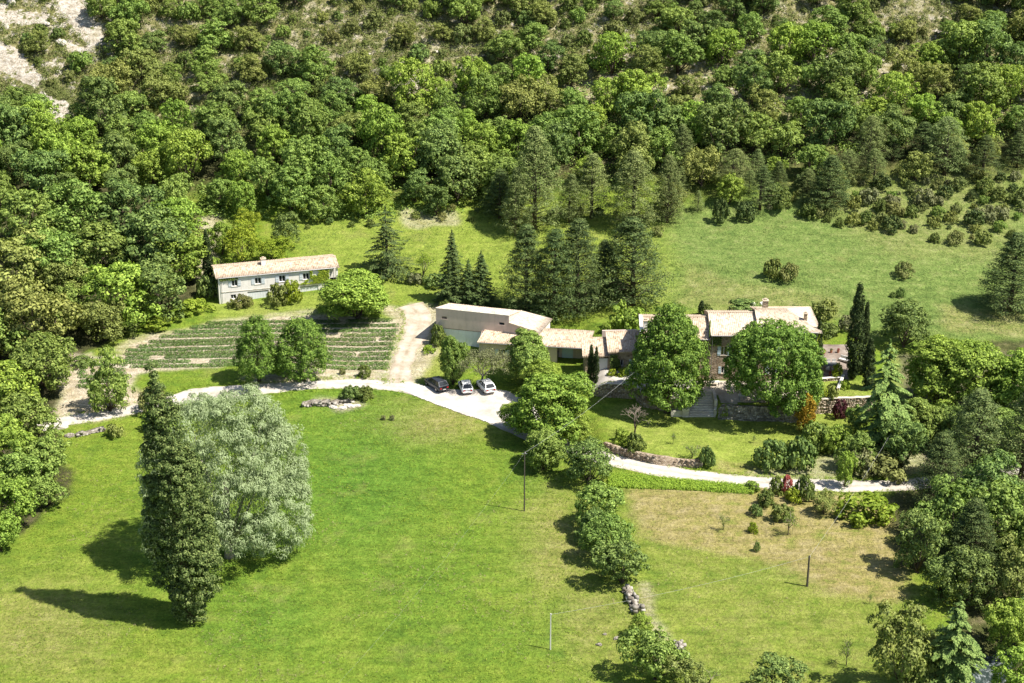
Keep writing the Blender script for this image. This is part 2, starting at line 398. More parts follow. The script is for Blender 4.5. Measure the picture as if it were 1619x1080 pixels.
soil = np.maximum(soil, zone([(305, 340), (345, 340), (345, 470), (300, 470)])*.7)
soil = np.maximum(soil, zone([(500, 628), (560, 626), (580, 640), (520, 648)])*.6)
soil = np.maximum(soil, zone([(995, 925), (1012, 925), (1080, 1060), (1050, 1060)])*.5)
soil = np.maximum(soil, zone([(1190, 742), (1460, 700), (1470, 755), (1190, 758)])*.45)
soil = np.maximum(soil, zone([(640, 335), (720, 335), (720, 355), (640, 360)])*.5)
soil = np.maximum(soil, zone([(1400, 560), (1619, 560), (1619, 780), (1420, 760)])*.12)
dry = zone([(985, 768), (1180, 770), (1430, 790), (1440, 950), (1390, 960), (1180, 880), (1000, 850)], extra=6)*.85
dry = np.maximum(dry, blob(880, 860, 60, 90)*.5); dry = np.maximum(dry, blob(700, 665, 90, 30)*.55); dry = np.maximum(dry, blob(60, 1000, 110, 80)*.45)
dry = np.maximum(dry, blob(1310, 880, 90, 60)*.9); dry = np.maximum(dry, zone([(1000, 850), (1440, 850), (1440, 1090), (1100, 1090)], extra=20)*.2); dry = np.maximum(dry, blob(930, 980, 60, 90)*.4); dry = np.maximum(dry, blob(1000, 960, 40, 40)*.4)
dry = np.maximum(dry, zone([(640, 500), (700, 530), (690, 612), (640, 600)])*.2)
dry = np.maximum(dry, zone([(1080, 420), (1330, 470), (1340, 500), (1060, 480)], extra=4)*.3)
dry = np.maximum(dry, zone([(1130, 725), (1200, 735), (1200, 752), (1130, 748)])*.5)
dry = np.maximum(dry, zone([(1250, 290), (1619, 210), (1619, 420), (1400, 400)], extra=40)*.22)
dry = np.maximum(dry, zone([(1480, 480), (1619, 500), (1619, 540), (1500, 520)], extra=3)*.4)
lush = blob(560, 760, 170, 170)*.95; lush = np.maximum(lush, blob(640, 900, 200, 170)*.55); lush = np.maximum(lush, blob(420, 980, 120, 90)*.75)
lush = np.maximum(lush, blob(300, 880, 140, 80)*.5); lush = np.maximum(lush, blob(840, 740, 70, 50)*.5); lush = np.maximum(lush, blob(1040, 830, 30, 16)*.9); lush = np.maximum(lush, blob(760, 1000, 150, 70)*.4)
lawn = zone([(955, 640), (1380, 640), (1330, 690), (1180, 735), (1080, 730), (960, 700)], extra=1)
lawn = np.maximum(lawn, zone([(1285, 595), (1385, 595), (1385, 635), (1285, 635)]))
lawn = np.maximum(lawn, zone([(660, 545), (720, 545), (710, 600), (655, 605)]))
lawn = np.maximum(lawn, zone([(320, 480), (560, 462), (560, 484), (340, 504)]))
lawn = np.maximum(lawn, zone([(460, 345), (800, 320), (1060, 340), (1060, 480), (960, 500), (680, 485), (480, 430)], extra=60)*.75)
slope = zone([(1040, 330), (1220, 300), (1619, 250), (1700, 560), (1380, 540), (1300, 490), (1020, 490)], extra=60)
hill = sstep(303, 316, GYY+wob(61, 9, 10)); 
upper = sstep(322, 336, GYY+wob(62, 16, 22))
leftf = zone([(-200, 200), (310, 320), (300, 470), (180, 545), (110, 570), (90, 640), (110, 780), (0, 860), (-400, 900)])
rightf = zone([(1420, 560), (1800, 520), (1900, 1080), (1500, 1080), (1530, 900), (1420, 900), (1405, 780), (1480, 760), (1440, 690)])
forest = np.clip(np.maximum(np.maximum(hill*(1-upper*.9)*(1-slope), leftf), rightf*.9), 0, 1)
def zone2(poly):
    m = inpoly(GPX+wob(53, 3.5, 16), GPY+wob(54, 3.5, 12), poly).astype(np.float32)
    for _ in range(2): m[1:-1, 1:-1] = (m[1:-1, 1:-1]*2+m[:-2, 1:-1]+m[2:, 1:-1]+m[1:-1, :-2]+m[1:-1, 2:])/6
    return m
streaks = sum(zone2(p) for p in ([(78, -30), (122, -30), (168, 58), (146, 78), (96, 22)], [(-40, 8), (84, 24), (70, 40), (-40, 34)], [(-40, 60), (26, 74), (68, 124), (52, 140), (-10, 110)], [(62, 146), (112, 160), (124, 208), (84, 204), (54, 172)], [(100, 62), (142, 76), (136, 94), (108, 84)], [(-40, 160), (20, 170), (14, 186), (-40, 190)]))
crag = zone([(-60, -40), (160, -60), (200, 60), (140, 110), (130, 215), (60, 200), (-40, 160)], extra=3)
crag = np.maximum(crag*upper*(.25+.36*sstep(.42, .62, fbm(GXX*1.0+GYY*.75, GYY*.35, 7, 72))), upper*.45*sstep(.50, .72, fbm(GXX, GYY, 12, 71)))
crag = np.maximum(crag, blob(620, 120, 90, 40)*.62*upper); crag = np.maximum(crag, blob(980, 75, 90, 40)*.6*upper); crag = np.maximum(crag, blob(1350, 70, 110, 40)*.6*upper)
crag = np.maximum(crag, blob(1500, 50, 60, 30)*.6*upper)
crag = np.clip(np.maximum(crag, streaks*1.35), 0, 1)
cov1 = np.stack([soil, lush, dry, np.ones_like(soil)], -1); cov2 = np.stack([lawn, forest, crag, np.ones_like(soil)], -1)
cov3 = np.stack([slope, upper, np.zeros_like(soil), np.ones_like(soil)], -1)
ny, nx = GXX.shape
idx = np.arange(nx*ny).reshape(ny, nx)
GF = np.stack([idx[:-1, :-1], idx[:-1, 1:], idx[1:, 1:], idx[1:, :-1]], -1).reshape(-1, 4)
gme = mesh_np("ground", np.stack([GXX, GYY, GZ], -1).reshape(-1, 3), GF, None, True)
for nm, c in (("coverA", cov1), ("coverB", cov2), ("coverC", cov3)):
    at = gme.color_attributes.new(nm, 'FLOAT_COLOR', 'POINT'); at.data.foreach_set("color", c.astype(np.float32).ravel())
n = NT('ground_cover'); n.rough(.95, .1); co = n.coord()
def att(nm):
    a = n.new("ShaderNodeAttribute", attribute_name=nm); s = n.new("ShaderNodeSeparateColor"); n.l(a.outputs["Color"], s.inputs[0]); return s.outputs
A, B, Cc = att("coverA"), att("coverB"), att("coverC")
n_f = n.noise(3.2, 4, .68, co); n_m = n.noise(.55, 4, .6, co); n_l = n.noise(.07, 4, .6, co)
n_s = n.noise(1.1, 4, .7, co, stretch=(.35, 1.0, 1.0))
mpr = n.new("ShaderNodeMapping"); mpr.inputs["Rotation"].default_value = (0, 0, .55); mpr.inputs["Scale"].default_value = (.16, 1.0, 1.0); n.l(co, mpr.inputs[0])
n_d = n.noise(.9, 4, .65, mpr.outputs[0])
grass = n.ramp(n.math('ADD', n.math('MULTIPLY', n_m, .6), n.math('MULTIPLY', n_l, .45)), [(.34, (.105, .190, .022)), (.52, (.185, .265, .030)), (.70, (.275, .320, .052))])
lushc = n.ramp(n_m, [(.3, (.075, .155, .020)), (.55, (.120, .235, .028)), (.8, (.195, .305, .045))])
dryc = n.ramp(n.math('ADD', n.math('MULTIPLY', n_m, .65), n.math('MULTIPLY', n_s, .35)), [(.32, (.205, .235, .048)), (.48, (.350, .285, .110)), (.68, (.470, .375, .210))])
lawnc = n.ramp(n_m, [(.3, (.205, .270, .040)), (.55, (.275, .340, .060)), (.8, (.360, .390, .090))])
slopec = n.ramp(n.math('ADD', n.math('MULTIPLY', n_f, .4), n.math('MULTIPLY', n_m, .6)), [(.34, (.110, .178, .042)), (.52, (.182, .252, .062)), (.7, (.285, .320, .115))])
soilc = n.ramp(n_s, [(.26, (.33, .26, .14)), (.46, (.55, .46, .33)), (.72, (.68, .60, .48))])
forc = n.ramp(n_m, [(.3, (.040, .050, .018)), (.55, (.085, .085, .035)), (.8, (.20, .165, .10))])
scrubc = n.ramp(n_m, [(.3, (.130, .145, .045)), (.46, (.27, .25, .105)), (.66, (.56, .50, .36))])
rockc = n.ramp(n.noise(1.0, 6, .78, co), [(.34, (.20, .17, .10)), (.44, (.44, .38, .30)), (.56, (.60, .55, .47)), (.75, (.70, .66, .59))])
def edge(mask, amt=.55):
    return n.math('ADD', mask, n.math('MULTIPLY', n.math('SUBTRACT', n_f, .5), n.math('MULTIPLY', n.math('MULTIPLY', mask, n.math('SUBTRACT', 1.0, mask)), 4*amt*2)), clamp=True)
c = n.mix(edge(A[1]), grass, lushc)
c = n.mix(edge(Cc[0]), c, slopec)
c = n.mix(edge(B[0]), c, lawnc)
c = n.mix(edge(A[2]), c, dryc)
c = n.mix(edge(Cc[1]), c, scrubc)
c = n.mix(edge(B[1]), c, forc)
c = n.mix(edge(A[0]), c, soilc)
rm = n.math('MULTIPLY', n.math('SUBTRACT', n.math('ADD', B[2], n.math('MULTIPLY', n.math('SUBTRACT', n_m, .5), 3.2)), .55), 5.0, clamp=True)
c = n.mix(n.math('MULTIPLY', rm, n.math('GREATER_THAN', B[2], .03)), c, rockc)
tuft = n.ramp(n.noise(2.4, 5, .78, co), [(.30, .50), (.50, .97), (.72, 1.32)])
c = n.mix(1.0, c, tuft, 'MULTIPLY')
c = n.mix(1.0, c, n.ramp(n_d, [(.30, .80), (.5, 1.0), (.70, 1.15)]), 'MULTIPLY')
c = n.mix(n.ramp(n.noise(.16, 5, .7, co), [(.56, 0.0), (.70, .32)]), c, (.30, .27, .10))
n.base(c)
hgt = n.math('ADD', n.math('MULTIPLY', n.noise(2.2, 5, .75, co), 1.0), n.math('MULTIPLY', n_m, .5))
n.bump(hgt, .85, .55)
gme.materials.append(n.m)
ground = link("ground", gme); tag(ground, "valley floor meadow rising into a scrubby limestone hillside", kind='structure')

# ------------------------------------------------------------------ roads
def smooth_line(pts, step=1.0):
    pts = [np.array(p[:2], float) for p in pts]; out = []
    for i in range(len(pts)-1):
        p0 = pts[max(i-1, 0)]; p1 = pts[i]; p2 = pts[i+1]; p3 = pts[min(i+2, len(pts)-1)]
        k = max(2, int(np.linalg.norm(p2-p1)/step))
        for j in range(k):
            t = j/k
            out.append(.5*((2*p1)+(-p0+p2)*t+(2*p0-5*p1+4*p2-p3)*t*t+(-p0+3*p1-3*p2+p3)*t**3))
    out.append(pts[-1]); return np.array(out)
def strip(name, px, w, mat, label, off=.05, seed=1, rag=.16, na=9):
    L = smooth_line([P(*p) for p in px], .5)
    T = np.gradient(L, axis=0); T /= np.linalg.norm(T, axis=1)[:, None]; N = np.stack([-T[:, 1], T[:, 0]], 1)
    ww = np.interp(np.linspace(0, 1, len(L)), np.linspace(0, 1, len(w)), w)/2
    s = np.arange(len(L))*.5
    wl = ww+(vnoise(s, s*0, 1.6, seed)-.5)*rag*2; wr = ww+(vnoise(s, s*0, 1.6, seed+9)-.5)*rag*2
    u = np.linspace(-1, 1, na); V = []
    for k, uu in enumerate(u):
        o = np.where(uu < 0, uu*wr, uu*wl); q = L+N*o[:, None]
        z = gz(q[:, 0], q[:, 1])+off*(1-.9*abs(uu)**6)
        V.append(np.column_stack([q, z]))
    V = np.stack(V, 1); m = len(L); ii = np.arange(m*na).reshape(m, na)
    rut = np.tile(np.clip(.75*np.exp(-(u/.2)**2)+.9*np.abs(u)**5, 0, 1), (m, 1))*(.5+.5*vnoise(s, s*0, 4, seed+3))[:, None]
    F = np.stack([ii[:-1, :-1], ii[:-1, 1:], ii[1:, 1:], ii[1:, :-1]], -1).reshape(-1, 4)
    me = mesh_np(name, V.reshape(-1, 3), F, mat, True); at = me.attributes.new('rut', 'FLOAT', 'POINT'); at.data.foreach_set('value', rut.astype(np.float32).ravel())
    o = link(name, me); tag(o, label, kind='structure'); return L
road_l = strip("road", [(60, 676), (95, 667), (160, 657), (235, 643), (300, 629), (380, 617), (470, 610), (560, 607), (640, 613), (700, 628)], [3.6, 3.2, 2.8, 2.8, 2.8, 3.2, 4.0], M['gravel'], "white gravel lane on the bank above the big meadow")
road_r = strip("road", [(790, 662), (850, 690), (905, 708), (965, 727), (1060, 746), (1180, 761), (1290, 767), (1400, 768), (1470, 762), (1540, 748), (1660, 738)], [4.6, 4.0, 3.6, 3.4, 3.4, 3.3, 3.2, 3.0], M['gravel'], "white gravel lane passing below the stone garden wall", seed=4)
track = strip("dirt_track", [(648, 482), (662, 500), (660, 522), (646, 550), (634, 580), (632, 606)], [5.0, 4.6, 4.0, 3.4, 3.2, 4.4], M['track'], "rough dirt track climbing beside the lavender to the barn", off=.045, seed=6, rag=.32)
def slab(name, px, mat, label, off=.06, z=None, cell=.6):
    pts = [P(*p) for p in px] if z is None else [PZ(p[0], p[1], z) for p in px]
    xs = [p.x for p in pts]; ys = [p.y for p in pts]
    gx = np.arange(min(xs), max(xs), cell); gy = np.arange(min(ys), max(ys), cell)
    X, Y = np.meshgrid(gx, gy); X2 = X+(vnoise(X, Y, 1.2, 5)-.5)*.3; Y2 = Y+(vnoise(X, Y, 1.2, 8)-.5)*.3
    poly = [(p.x, p.y) for p in pts]; c = inpoly(X2[:-1, :-1]+cell/2, Y2[:-1, :-1]+cell/2, poly)
    ii = np.arange(X.size).reshape(X.shape)
    F = np.stack([ii[:-1, :-1], ii[:-1, 1:], ii[1:, 1:], ii[1:, :-1]], -1)[c]
    Z = gz(X2, Y2)+off
    u, inv = np.unique(F, return_inverse=True)
    V = np.stack([X2, Y2, Z], -1).reshape(-1, 3)[u]
    o = link(name, mesh_np(name, V, inv.reshape(F.shape), mat, True)); return tag(o, label, kind='structure')
slab("parking_area", [(640, 604), (700, 616), (800, 618), (845, 640), (865, 690), (805, 680), (740, 658), (690, 640), (640, 620)], M['gravel'], "bright gravel parking place in front of the cars", .085, cell=.25)
slab("courtyard", [(925, 590), (1040, 590), (1100, 600), (1110, 640), (1080, 640), (1000, 612), (950, 616), (925, 612)], M['paving'], "pale courtyard between the stone wing and the farmhouse", .05, cell=.4)
slab("terrace_paving", [(1050, 602), (1290, 602), (1290, 640), (1150, 640), (1060, 636)], M['track'], "shaded gravel terrace in front of the farmhouse", .04, cell=.5)
slab("patio", [(1290, 545), (1342, 545), (1342, 600), (1290, 600)], M['patiostone'], "stone paved patio beside the farmhouse", .05, cell=.4)
slab("stream", [(1500, 1150), (1512, 1075), (1560, 1040), (1600, 1015), (1619, 1030), (1590, 1075), (1570, 1150)], M['water'], "white water stream with painted glints in the shaded gully", .12, cell=.4)

# ------------------------------------------------------------------ plant builders
def unit(v): return v/np.maximum(np.linalg.norm(v, axis=-1, keepdims=True), 1e-9)
def rdir(r, n): return unit(r.normal(size=(n, 3)))
def leaf_mesh(name, C, N, size, aspect, mat, r, T=None):
    C = np.asarray(C); N = unit(N); n = len(C)
    A = unit(np.cross(N, rdir(r, n))) if T is None else unit(T-N*(T*N).sum(1)[:, None])
    B = np.cross(N, A); s = (size*r.uniform(.65, 1.3, n))[:, None]
    k = (s*.12)*N
    V = np.stack([C-A*s*.5-k, C+B*s*aspect*.5+k, C+A*s*.5-k, C-B*s*aspect*.5+k], 1).reshape(-1, 3)
    return mesh_np(name, V, np.arange(4*n).reshape(n, 4), mat)
def lobes_for(r, R, H, z0, n, flat=1.0):
    """a few overlapping ellipsoids that make an uneven crown between z0 and H"""
    L = []
    ch = H-z0
    ox, oy = r.uniform(-.14, .14, 2)*R
    L.append((ox, oy, z0+ch*r.uniform(.44, .56), R*r.uniform(.58, .72), ch*r.uniform(.40, .48)))
    for k in range(n+2):
        a = 2*math.pi*(k+r.uniform(-.45, .45))/(n+2); q = r.uniform(.30, .74)*R
        rr = r.uniform(.24, .50)*R; zz = z0+ch*r.uniform(.20, .80)
        L.append((q*math.cos(a), q*math.sin(a), zz, rr, min(rr*r.uniform(.8, 1.15), ch*.36)*flat))
    return np.array(L)
def broad_crown(r, R, H, z0, nl=6, clump=.85, nclump=120, per=60, leaf=.30, inner=.12, jit=.34, lobes=None, aspect=.62):
    L = lobes_for(r, R, H, z0, nl) if lobes is None else np.array(lobes, float)
    area = L[:, 3]*L[:, 4]; pk = area/area.sum()
    C = []; D = []
    li = r.choice(len(L), nclump*2, p=pk)
    d = rdir(r, nclump*2); d[:, 2] = np.where(d[:, 2] < -.7, -d[:, 2], d[:, 2])
    q = r.uniform(.76, 1.10, nclump*2)[:, None]
    pos = L[li, :3]+d*np.stack([L[li, 3], L[li, 3], L[li, 4]], 1)*q
    keep = np.ones(len(pos), bool)
    for l in L:
        e = np.linalg.norm((pos-l[:3])/np.array([l[3], l[3], l[4]]), axis=1); keep &= e > .72
    pos = pos[keep][:nclump]; d = d[keep][:nclump]; m = len(pos)
    cr = clump*r.uniform(.6, 1.3, m)
    ci = np.repeat(np.arange(m), per); n_ = len(ci)
    dd = unit(rdir(r, n_)+.55*d[ci]+np.array([0, 0, .35]))
    P_ = pos[ci]+dd*(cr[ci]*r.uniform(.55, 1.08, n_))[:, None]*np.array([1, 1, .8])
    Nn = unit(dd+rdir(r, n_)*jit+np.array([0, 0, .25]))
    ni = int(n_*inner)
    if ni:
        li2 = r.choice(len(L), ni, p=pk); dq = rdir(r, ni)*(r.uniform(.25, .8, ni)**.6)[:, None]
        P2 = L[li2, :3]+dq*np.stack([L[li2, 3], L[li2, 3], L[li2, 4]], 1)
        P_ = np.concatenate([P_, P2]); Nn = np.concatenate([Nn, rdir(r, ni)+np.array([0, 0, .6])])
    P_[:, 2] = np.maximum(P_[:, 2], .08)
    return P_, Nn, L
def trunk_mb(r, H, z0, L, rad, nl=7, lean=0):
    mb = MB(); top = z0+(H-z0)*.45
    pts = [(0, 0, -.4), (.05*rad, 0, z0*.5), (r.uniform(-.2, .2)*rad*3, r.uniform(-.2, .2)*rad*3, z0), (r.uniform(-.3, .3), r.uniform(-.3, .3), top)]
    mb.tube(pts, [rad*1.35, rad, rad*.85, rad*.4], 8)
    for l in (L[:nl] if L is not None else []):
        e = np.array(l[:3]); b = np.array([0, 0, z0*.75+.1]); mid = b*.5+e*.5+np.array([0, 0, -.05*H])
        mb.tube([b, mid, e], [rad*.5, rad*.32, rad*.12], 5)
    return mb
def make_broad(kind, seed, R, H, mat, z0f=.18, nl=6, bark='bark', name='broadleaf_tree', leaf=.30, size=None, **k):
    r = np.random.default_rng(seed); z0 = H*z0f
    a, b, L = broad_crown(r, R, H, z0, nl, leaf=leaf, **k)
    root = empty(name)
    link("trunk", trunk_mb(r, H, z0, L, .028*H+.05).mesh("trunk", M[bark], True), None, root)
    link("crown", leaf_mesh("crown", a, b, leaf, k.get('aspect', .62), M[mat], r), None, root)
    root["H"] = H; root["R"] = R
    return root
def make_fir(seed, H, R, mat, name='fir_tree', whorl=.62, z0=.06, droop=.18, arms=8, width=.30, leaf=.24, power=.85, up=.0, dens=26, ragged=.2, bark='bark'):
    r = np.random.default_rng(seed); C = []; N = []; T = []; root = empty(name); mb = MB()
    mb.tube([(0, 0, -.4), (0, 0, H*.5), (0, 0, H*.99)], [.018*H+.05, .011*H+.03, .02], 7)
    z = H*z0
    while z < H*.97:
        f = (z-H*z0)/(H*(1-z0)); L0 = R*(1-f)**power+.12; k = max(4, int(arms*(.55+.45*(1-f)))); a0 = r.uniform(0, 6.28)
        for j in range(k):
            a = a0+2*math.pi*j/k+r.uniform(-.25, .25); L = L0*r.uniform(1-ragged*1.6, 1+ragged*.6); zz = z+r.uniform(-.25, .25)*whorl
            n_ = max(6, int(dens*L)); t = r.uniform(.08, 1, n_)**.75
            w = width*L*np.sin(np.clip(t, 0, 1)*math.pi*.86+.35)*r.uniform(-1, 1, n_)*.8
            rr = t*L; ca, sa = math.cos(a), math.sin(a)
            hz = zz+up*rr-droop*rr**2/max(L, .1)*1.1-np.abs(w)*.25+r.normal(0, .05, n_)
            C.append(np.stack([rr*ca-w*sa, rr*sa+w*ca, hz], 1))
            nn = np.stack([ca*.35+0*t, sa*.35+0*t, 1+0*t], 1)+rdir(r, n_)*.45; N.append(nn)
            T.append(np.stack([ca-np.sign(w)*sa*.7, sa+np.sign(w)*ca*.7, -.2+0*t], 1))
            if L > .8: mb.tube([(0, 0, zz), (.5*L*ca, .5*L*sa, zz+up*L*.5-droop*L*.27), (.9*L*ca, .9*L*sa, zz+up*L*.9-droop*L*.88)], [.035+.01*L, .03, .012], 3)
        z += whorl*(1-.45*f)*r.uniform(.85, 1.15)
    n_ = 50; C.append(np.stack([r.normal(0, .05, n_), r.normal(0, .05, n_), H*r.uniform(.93, 1.02, n_)], 1)); N.append(rdir(r, n_)); T.append(np.tile([0, 0, 1.], (n_, 1)))
    C, N, T = map(np.concatenate, (C, N, T))
    link("trunk", mb.mesh("trunk", M[bark], True), None, root)
    link("crown", leaf_mesh("crown", C, N, leaf, .42, M[mat], r, T), None, root); root["H"] = H; root["R"] = R
    return root
def make_pine(seed, H, R, mat, name='pine_tree', z0=.12, clump=.62, n=150, per=46, leaf=.26, power=1.25, tier=.5, flat=.42, lean=.0):
    """layered pine: ascending limbs that end in loose tufts of needles"""
    r = np.random.default_rng(seed); root = empty(name); mb = MB(); C = []; N = []
    mb.tube([(0, 0, -.4), (r.uniform(-.2, .2), 0, H*.5), (0, 0, H*.97)], [.02*H+.05, .013*H+.03, .03], 7)
    for i in range(n):
        f = (i+r.uniform(0, 1))/n; tiers = H/1.15; f = (math.floor(f**.9*tiers)+r.uniform(0, .42))/tiers if r.uniform() < tier else f**.9; f = min(f, .99); z = H*(z0+(1-z0)*f)
        prof = R*(1-f**power)*(.88+.16*math.sin(i*2.1)+r.uniform(-.16, .14))+.2
        a = i*2.39996+r.uniform(-.4, .4); q = prof*(r.uniform(.25, 1.0)**.6)
        c = np.array([q*math.cos(a)+lean*z, q*math.sin(a), z+q*.12]); cr = clump*r.uniform(.65, 1.25)*(1.05-.45*f)
        if q > .7 and i % 2 == 0: mb.tube([(0, 0, z-q*.22), c*np.array([.5, .5, 1])-np.array([0, 0, q*.1]), c], [.06, .045, .02], 3)
        d = unit(rdir(r, per)+np.array([math.cos(a)*.35, math.sin(a)*.35, .35]))
        C.append(c+d*(cr*r.uniform(.35, 1.15, per))[:, None]*np.array([1.2, 1.2, flat])); N.append(unit(d*np.array([1, 1, 1.3])+rdir(r, per)*.4+np.array([0, 0, .35])))
    C = np.concatenate(C); N = np.concatenate(N)
    link("trunk", mb.mesh("trunk", M['bark'], True), None, root)
    link("crown", leaf_mesh("crown", C, N, leaf, .34, M[mat], r), None, root); root["H"] = H; root["R"] = R
    return root
def make_column(seed, H, R, mat, name='cypress_tree', n=420, per=34, clump=.32, leaf=.2, z0=.02, ragged=.18, prof=None, bark='bark', lean=(0, 0), upw=.8, inner=.6):
    r = np.random.default_rng(seed); root = empty(name); C = []; N = []
    prof = prof or (lambda f: min(1, (f/.14)**.6 if f < .14 else 1)*(1-max(0, (f-.35)/.65)**1.9)**.9)
    for i in range(n):
        f = r.uniform(0, 1); pr = R*max(prof(f), .05); a = r.uniform(0, 6.283)
        if r.uniform() > .35+.65*pr/R: continue
        big = vnoise(math.cos(a)*3+f*9, math.sin(a)*3+5, 1.0, seed)
        q = pr*(r.uniform(.62, 1.0)+ragged*(big-.5)*2)
        c = np.array([q*math.cos(a)+lean[0]*f*H, q*math.sin(a)+lean[1]*f*H, H*(z0+(1-z0)*f)]); cr = clump*r.uniform(.6, 1.3)
        d = unit(rdir(r, per)+np.array([math.cos(a)*.6, math.sin(a)*.6, .3]))
        C.append(c+d*(cr*r.uniform(.4, 1.05, per))[:, None]*np.array([.85, .85, 1+upw])); N.append(unit(d*np.array([1, 1, .5])+rdir(r, per)*.4))
    C = np.concatenate(C); N = np.concatenate(N)
    mi = int(len(C)*inner*.3); f = r.uniform(0.02, .92, mi); a = r.uniform(0, 6.28, mi); q = R*.5*np.sqrt(r.uniform(0, 1, mi))*np.array([prof(x) for x in f])
    C = np.concatenate([C, np.stack([q*np.cos(a)+lean[0]*f*H, q*np.sin(a)+lean[1]*f*H, H*(z0+(1-z0)*f)], 1)]); N = np.concatenate([N, rdir(r, mi)])
    C[:, 2] = np.maximum(C[:, 2], .1)
    mb = MB().tube([(0, 0, -.4), (lean[0]*H*.4, lean[1]*H*.4, H*.4), (lean[0]*H*.85, lean[1]*H*.85, H*.85)], [.016*H+.06, .01*H+.04, .02], 7)
    link("trunk", mb.mesh("trunk", M[bark], True), None, root)
    link("crown", leaf_mesh("crown", C, N, leaf, .55, M[mat], r), None, root); root["H"] = H; root["R"] = R
    return root
def make_bare(seed, H, R, name='bare_tree', mat='twig', depth=5, leafmat=None, nleaf=0, spread=.62):
    r = np.random.default_rng(seed); root = empty(name); mb = MB(); tw = MB(); tips = []
    def br(p, d, L, rad, k):
        q = p+d*L*.5+rdir(r, 1)[0]*L*.07; e = p+d*L
        (mb if k >= depth-1 else tw).tube([p, q, e], [rad, rad*.8, rad*.6], 6 if k > 3 else 3, False)
        tips.append(e); tips.append(q)
        if k <= 0: return
        for j in range(r.integers(2, 4) if k < depth else 4):
            nd = unit(d+rdir(r, 1)[0]*spread*1.25+np.array([0, 0, .12])); br(e, nd, L*r.uniform(.62, .82), rad*.6, k-1)
    br(np.array([0, 0, -.2]), np.array([.05, 0, 1.]), H*.28, .02*H+.05, depth)
    link("trunk", mb.mesh("trunk", M['bark' if mat == 'twig' else mat], True), None, root)
    link("branches", tw.mesh("branches", M[mat], True), None, root)
    if nleaf:
        t = np.array(tips); c = t[r.integers(0, len(t), nleaf)]+r.normal(0, .3, (nleaf, 3))
        link("crown", leaf_mesh("crown", c, rdir(r, nleaf)+np.array([0, 0, .4]), .2, .6, M[leafmat], r), None, root)
    root["H"] = H; root["R"] = R
    return root
def bush_mesh(seed, R, H, mat, leaf=.2, n=26, per=40, clump=.36, nl=4, name='shrub', spiky=0):
    r = np.random.default_rng(seed)
    ch = H
    L = [(0, 0, ch*.45, R*.7, ch*.5)]+[(R*.5*math.cos(a), R*.5*math.sin(a), ch*r.uniform(.3, .5), R*r.uniform(.4, .55), ch*r.uniform(.3, .5)) for a in (2*math.pi*(np.arange(nl)+r.uniform(0, .6, nl))/nl)]
    a, b, _ = broad_crown(r, R, H, 0, lobes=L, clump=clump, nclump=n, per=per, leaf=leaf, inner=.2)
    return leaf_mesh(name, a, b, leaf, .6, M[mat], r)
used = set()
def put(proto, x, y, w=None, h=None, label=None, group=None, rz=None, sink=.05, cat='tree'):
    """stand a plant at x, y with crown width w and height h in metres (first use moves the prototype itself)"""
    z = g(x, y)-sink; rz = rnd.uniform(0, 6.28) if rz is None else rz
    if proto.name in used:
        o = copy_tree(proto, (x, y, z), rz)
    else:
        used.add(proto.name); o = proto; o.location = (x, y, z); o.rotation_euler = (0, 0, rz)
    sx = (w/2)/proto["R"] if w else 1; sz = h/proto["H"] if h else sx; o.scale = (sx, sx, sz)
    tag(o, label, cat, group)
    return o
def putpx(proto, bx, by, top=None, w=None, **k):
    """same, from the foot of the plant in the photograph, its top row and its width there"""
    p = P(bx, by); _, _, s = pix(*p)
    wm = w/s if w else None
    hm = None
    if top is not None:
        dz = (by-top)/s; hm = dz/_cp            # height of a thin vertical thing
        if wm: hm = max(.4*hm, hm-.16*wm)       # the back of a wide crown adds to its outline
    return put(proto, p.x, p.y, wm, hm, **k)
def bush(me, bx, by, w, h, label, name='shrub', group=None, cat='shrub', world=None, Rm=1.0, Hm=1.0, rz=None):
    p = P(bx, by) if world is None else Vector((world[0], world[1], g(*world)))
    _, _, s = pix(*p); sc = (w/s/2)/Rm if world is None else w/2/Rm; sh = (h/s/_cp)/Hm if world is None else h/Hm
    o = link(name, me, None, None, (p.x, p.y, p.z-.05), rnd.uniform(0, 6.28) if rz is None else rz); o.scale = (sc, sc, sh)
    return tag(o, label, cat, group)

# ------------------------------------------------------------------ trees one can tell apart
# silver willow and Lombardy poplar on the meadow
_r = np.random.default_rng(5)
wl = [(.4, 0, 10.0, 5.6, 7.6), (7.2, .5, 7.4, 2.3, 3.4), (-3.2, -1, 16.0, 2.6, 2.8), (4.6, 0, 15.2, 2.2, 2.4), (4.4, -2.5, 3.4, 2.6, 2.8), (-6.9, 0, 8.2, 2.2, 3.0), (-4.6, 0, 8.0, 4.2, 6.0), (4.4, 1, 8.6, 4.6, 6.4), (1.5, -3, 6.5, 4.6, 5.2), (-2, 2, 13.2, 4.2, 4.6), (2.6, 0, 14.6, 4.2, 4.2), (5.6, -1.5, 5.2, 3.6, 4.2), (-6.0, -1.5, 4.6, 3.2, 3.8), (6.6, 0, 10.6, 3.0, 3.6), (-5.8, 1, 11.2, 2.8, 3.4), (-1.0, -1.0, 16.6, 3.0, 2.6)]
willow = empty('willow_tree'); a_, b_, L_ = broad_crown(_r, 9, 19, 1.0, lobes=wl, clump=.85, nclump=880, per=92, leaf=.30, inner=.22, jit=.5, aspect=.30)
link("trunk", trunk_mb(_r, 18, 2.2, L_, .5, nl=10).mesh("trunk", M['greybark'], True), None, willow)
link("crown", leaf_mesh("crown", a_, b_, .36, .26, M['willow'], _r, rdir(_r, len(a_))*.7+np.array([0, 0, -1.])), None, willow); willow["H"] = 19.2; willow["R"] = 9.0
putpx(willow, 363, 880, 584, 250, label="big round silver-leaved willow standing behind the dark poplar", rz=.4)
_r = np.random.default_rng(43)
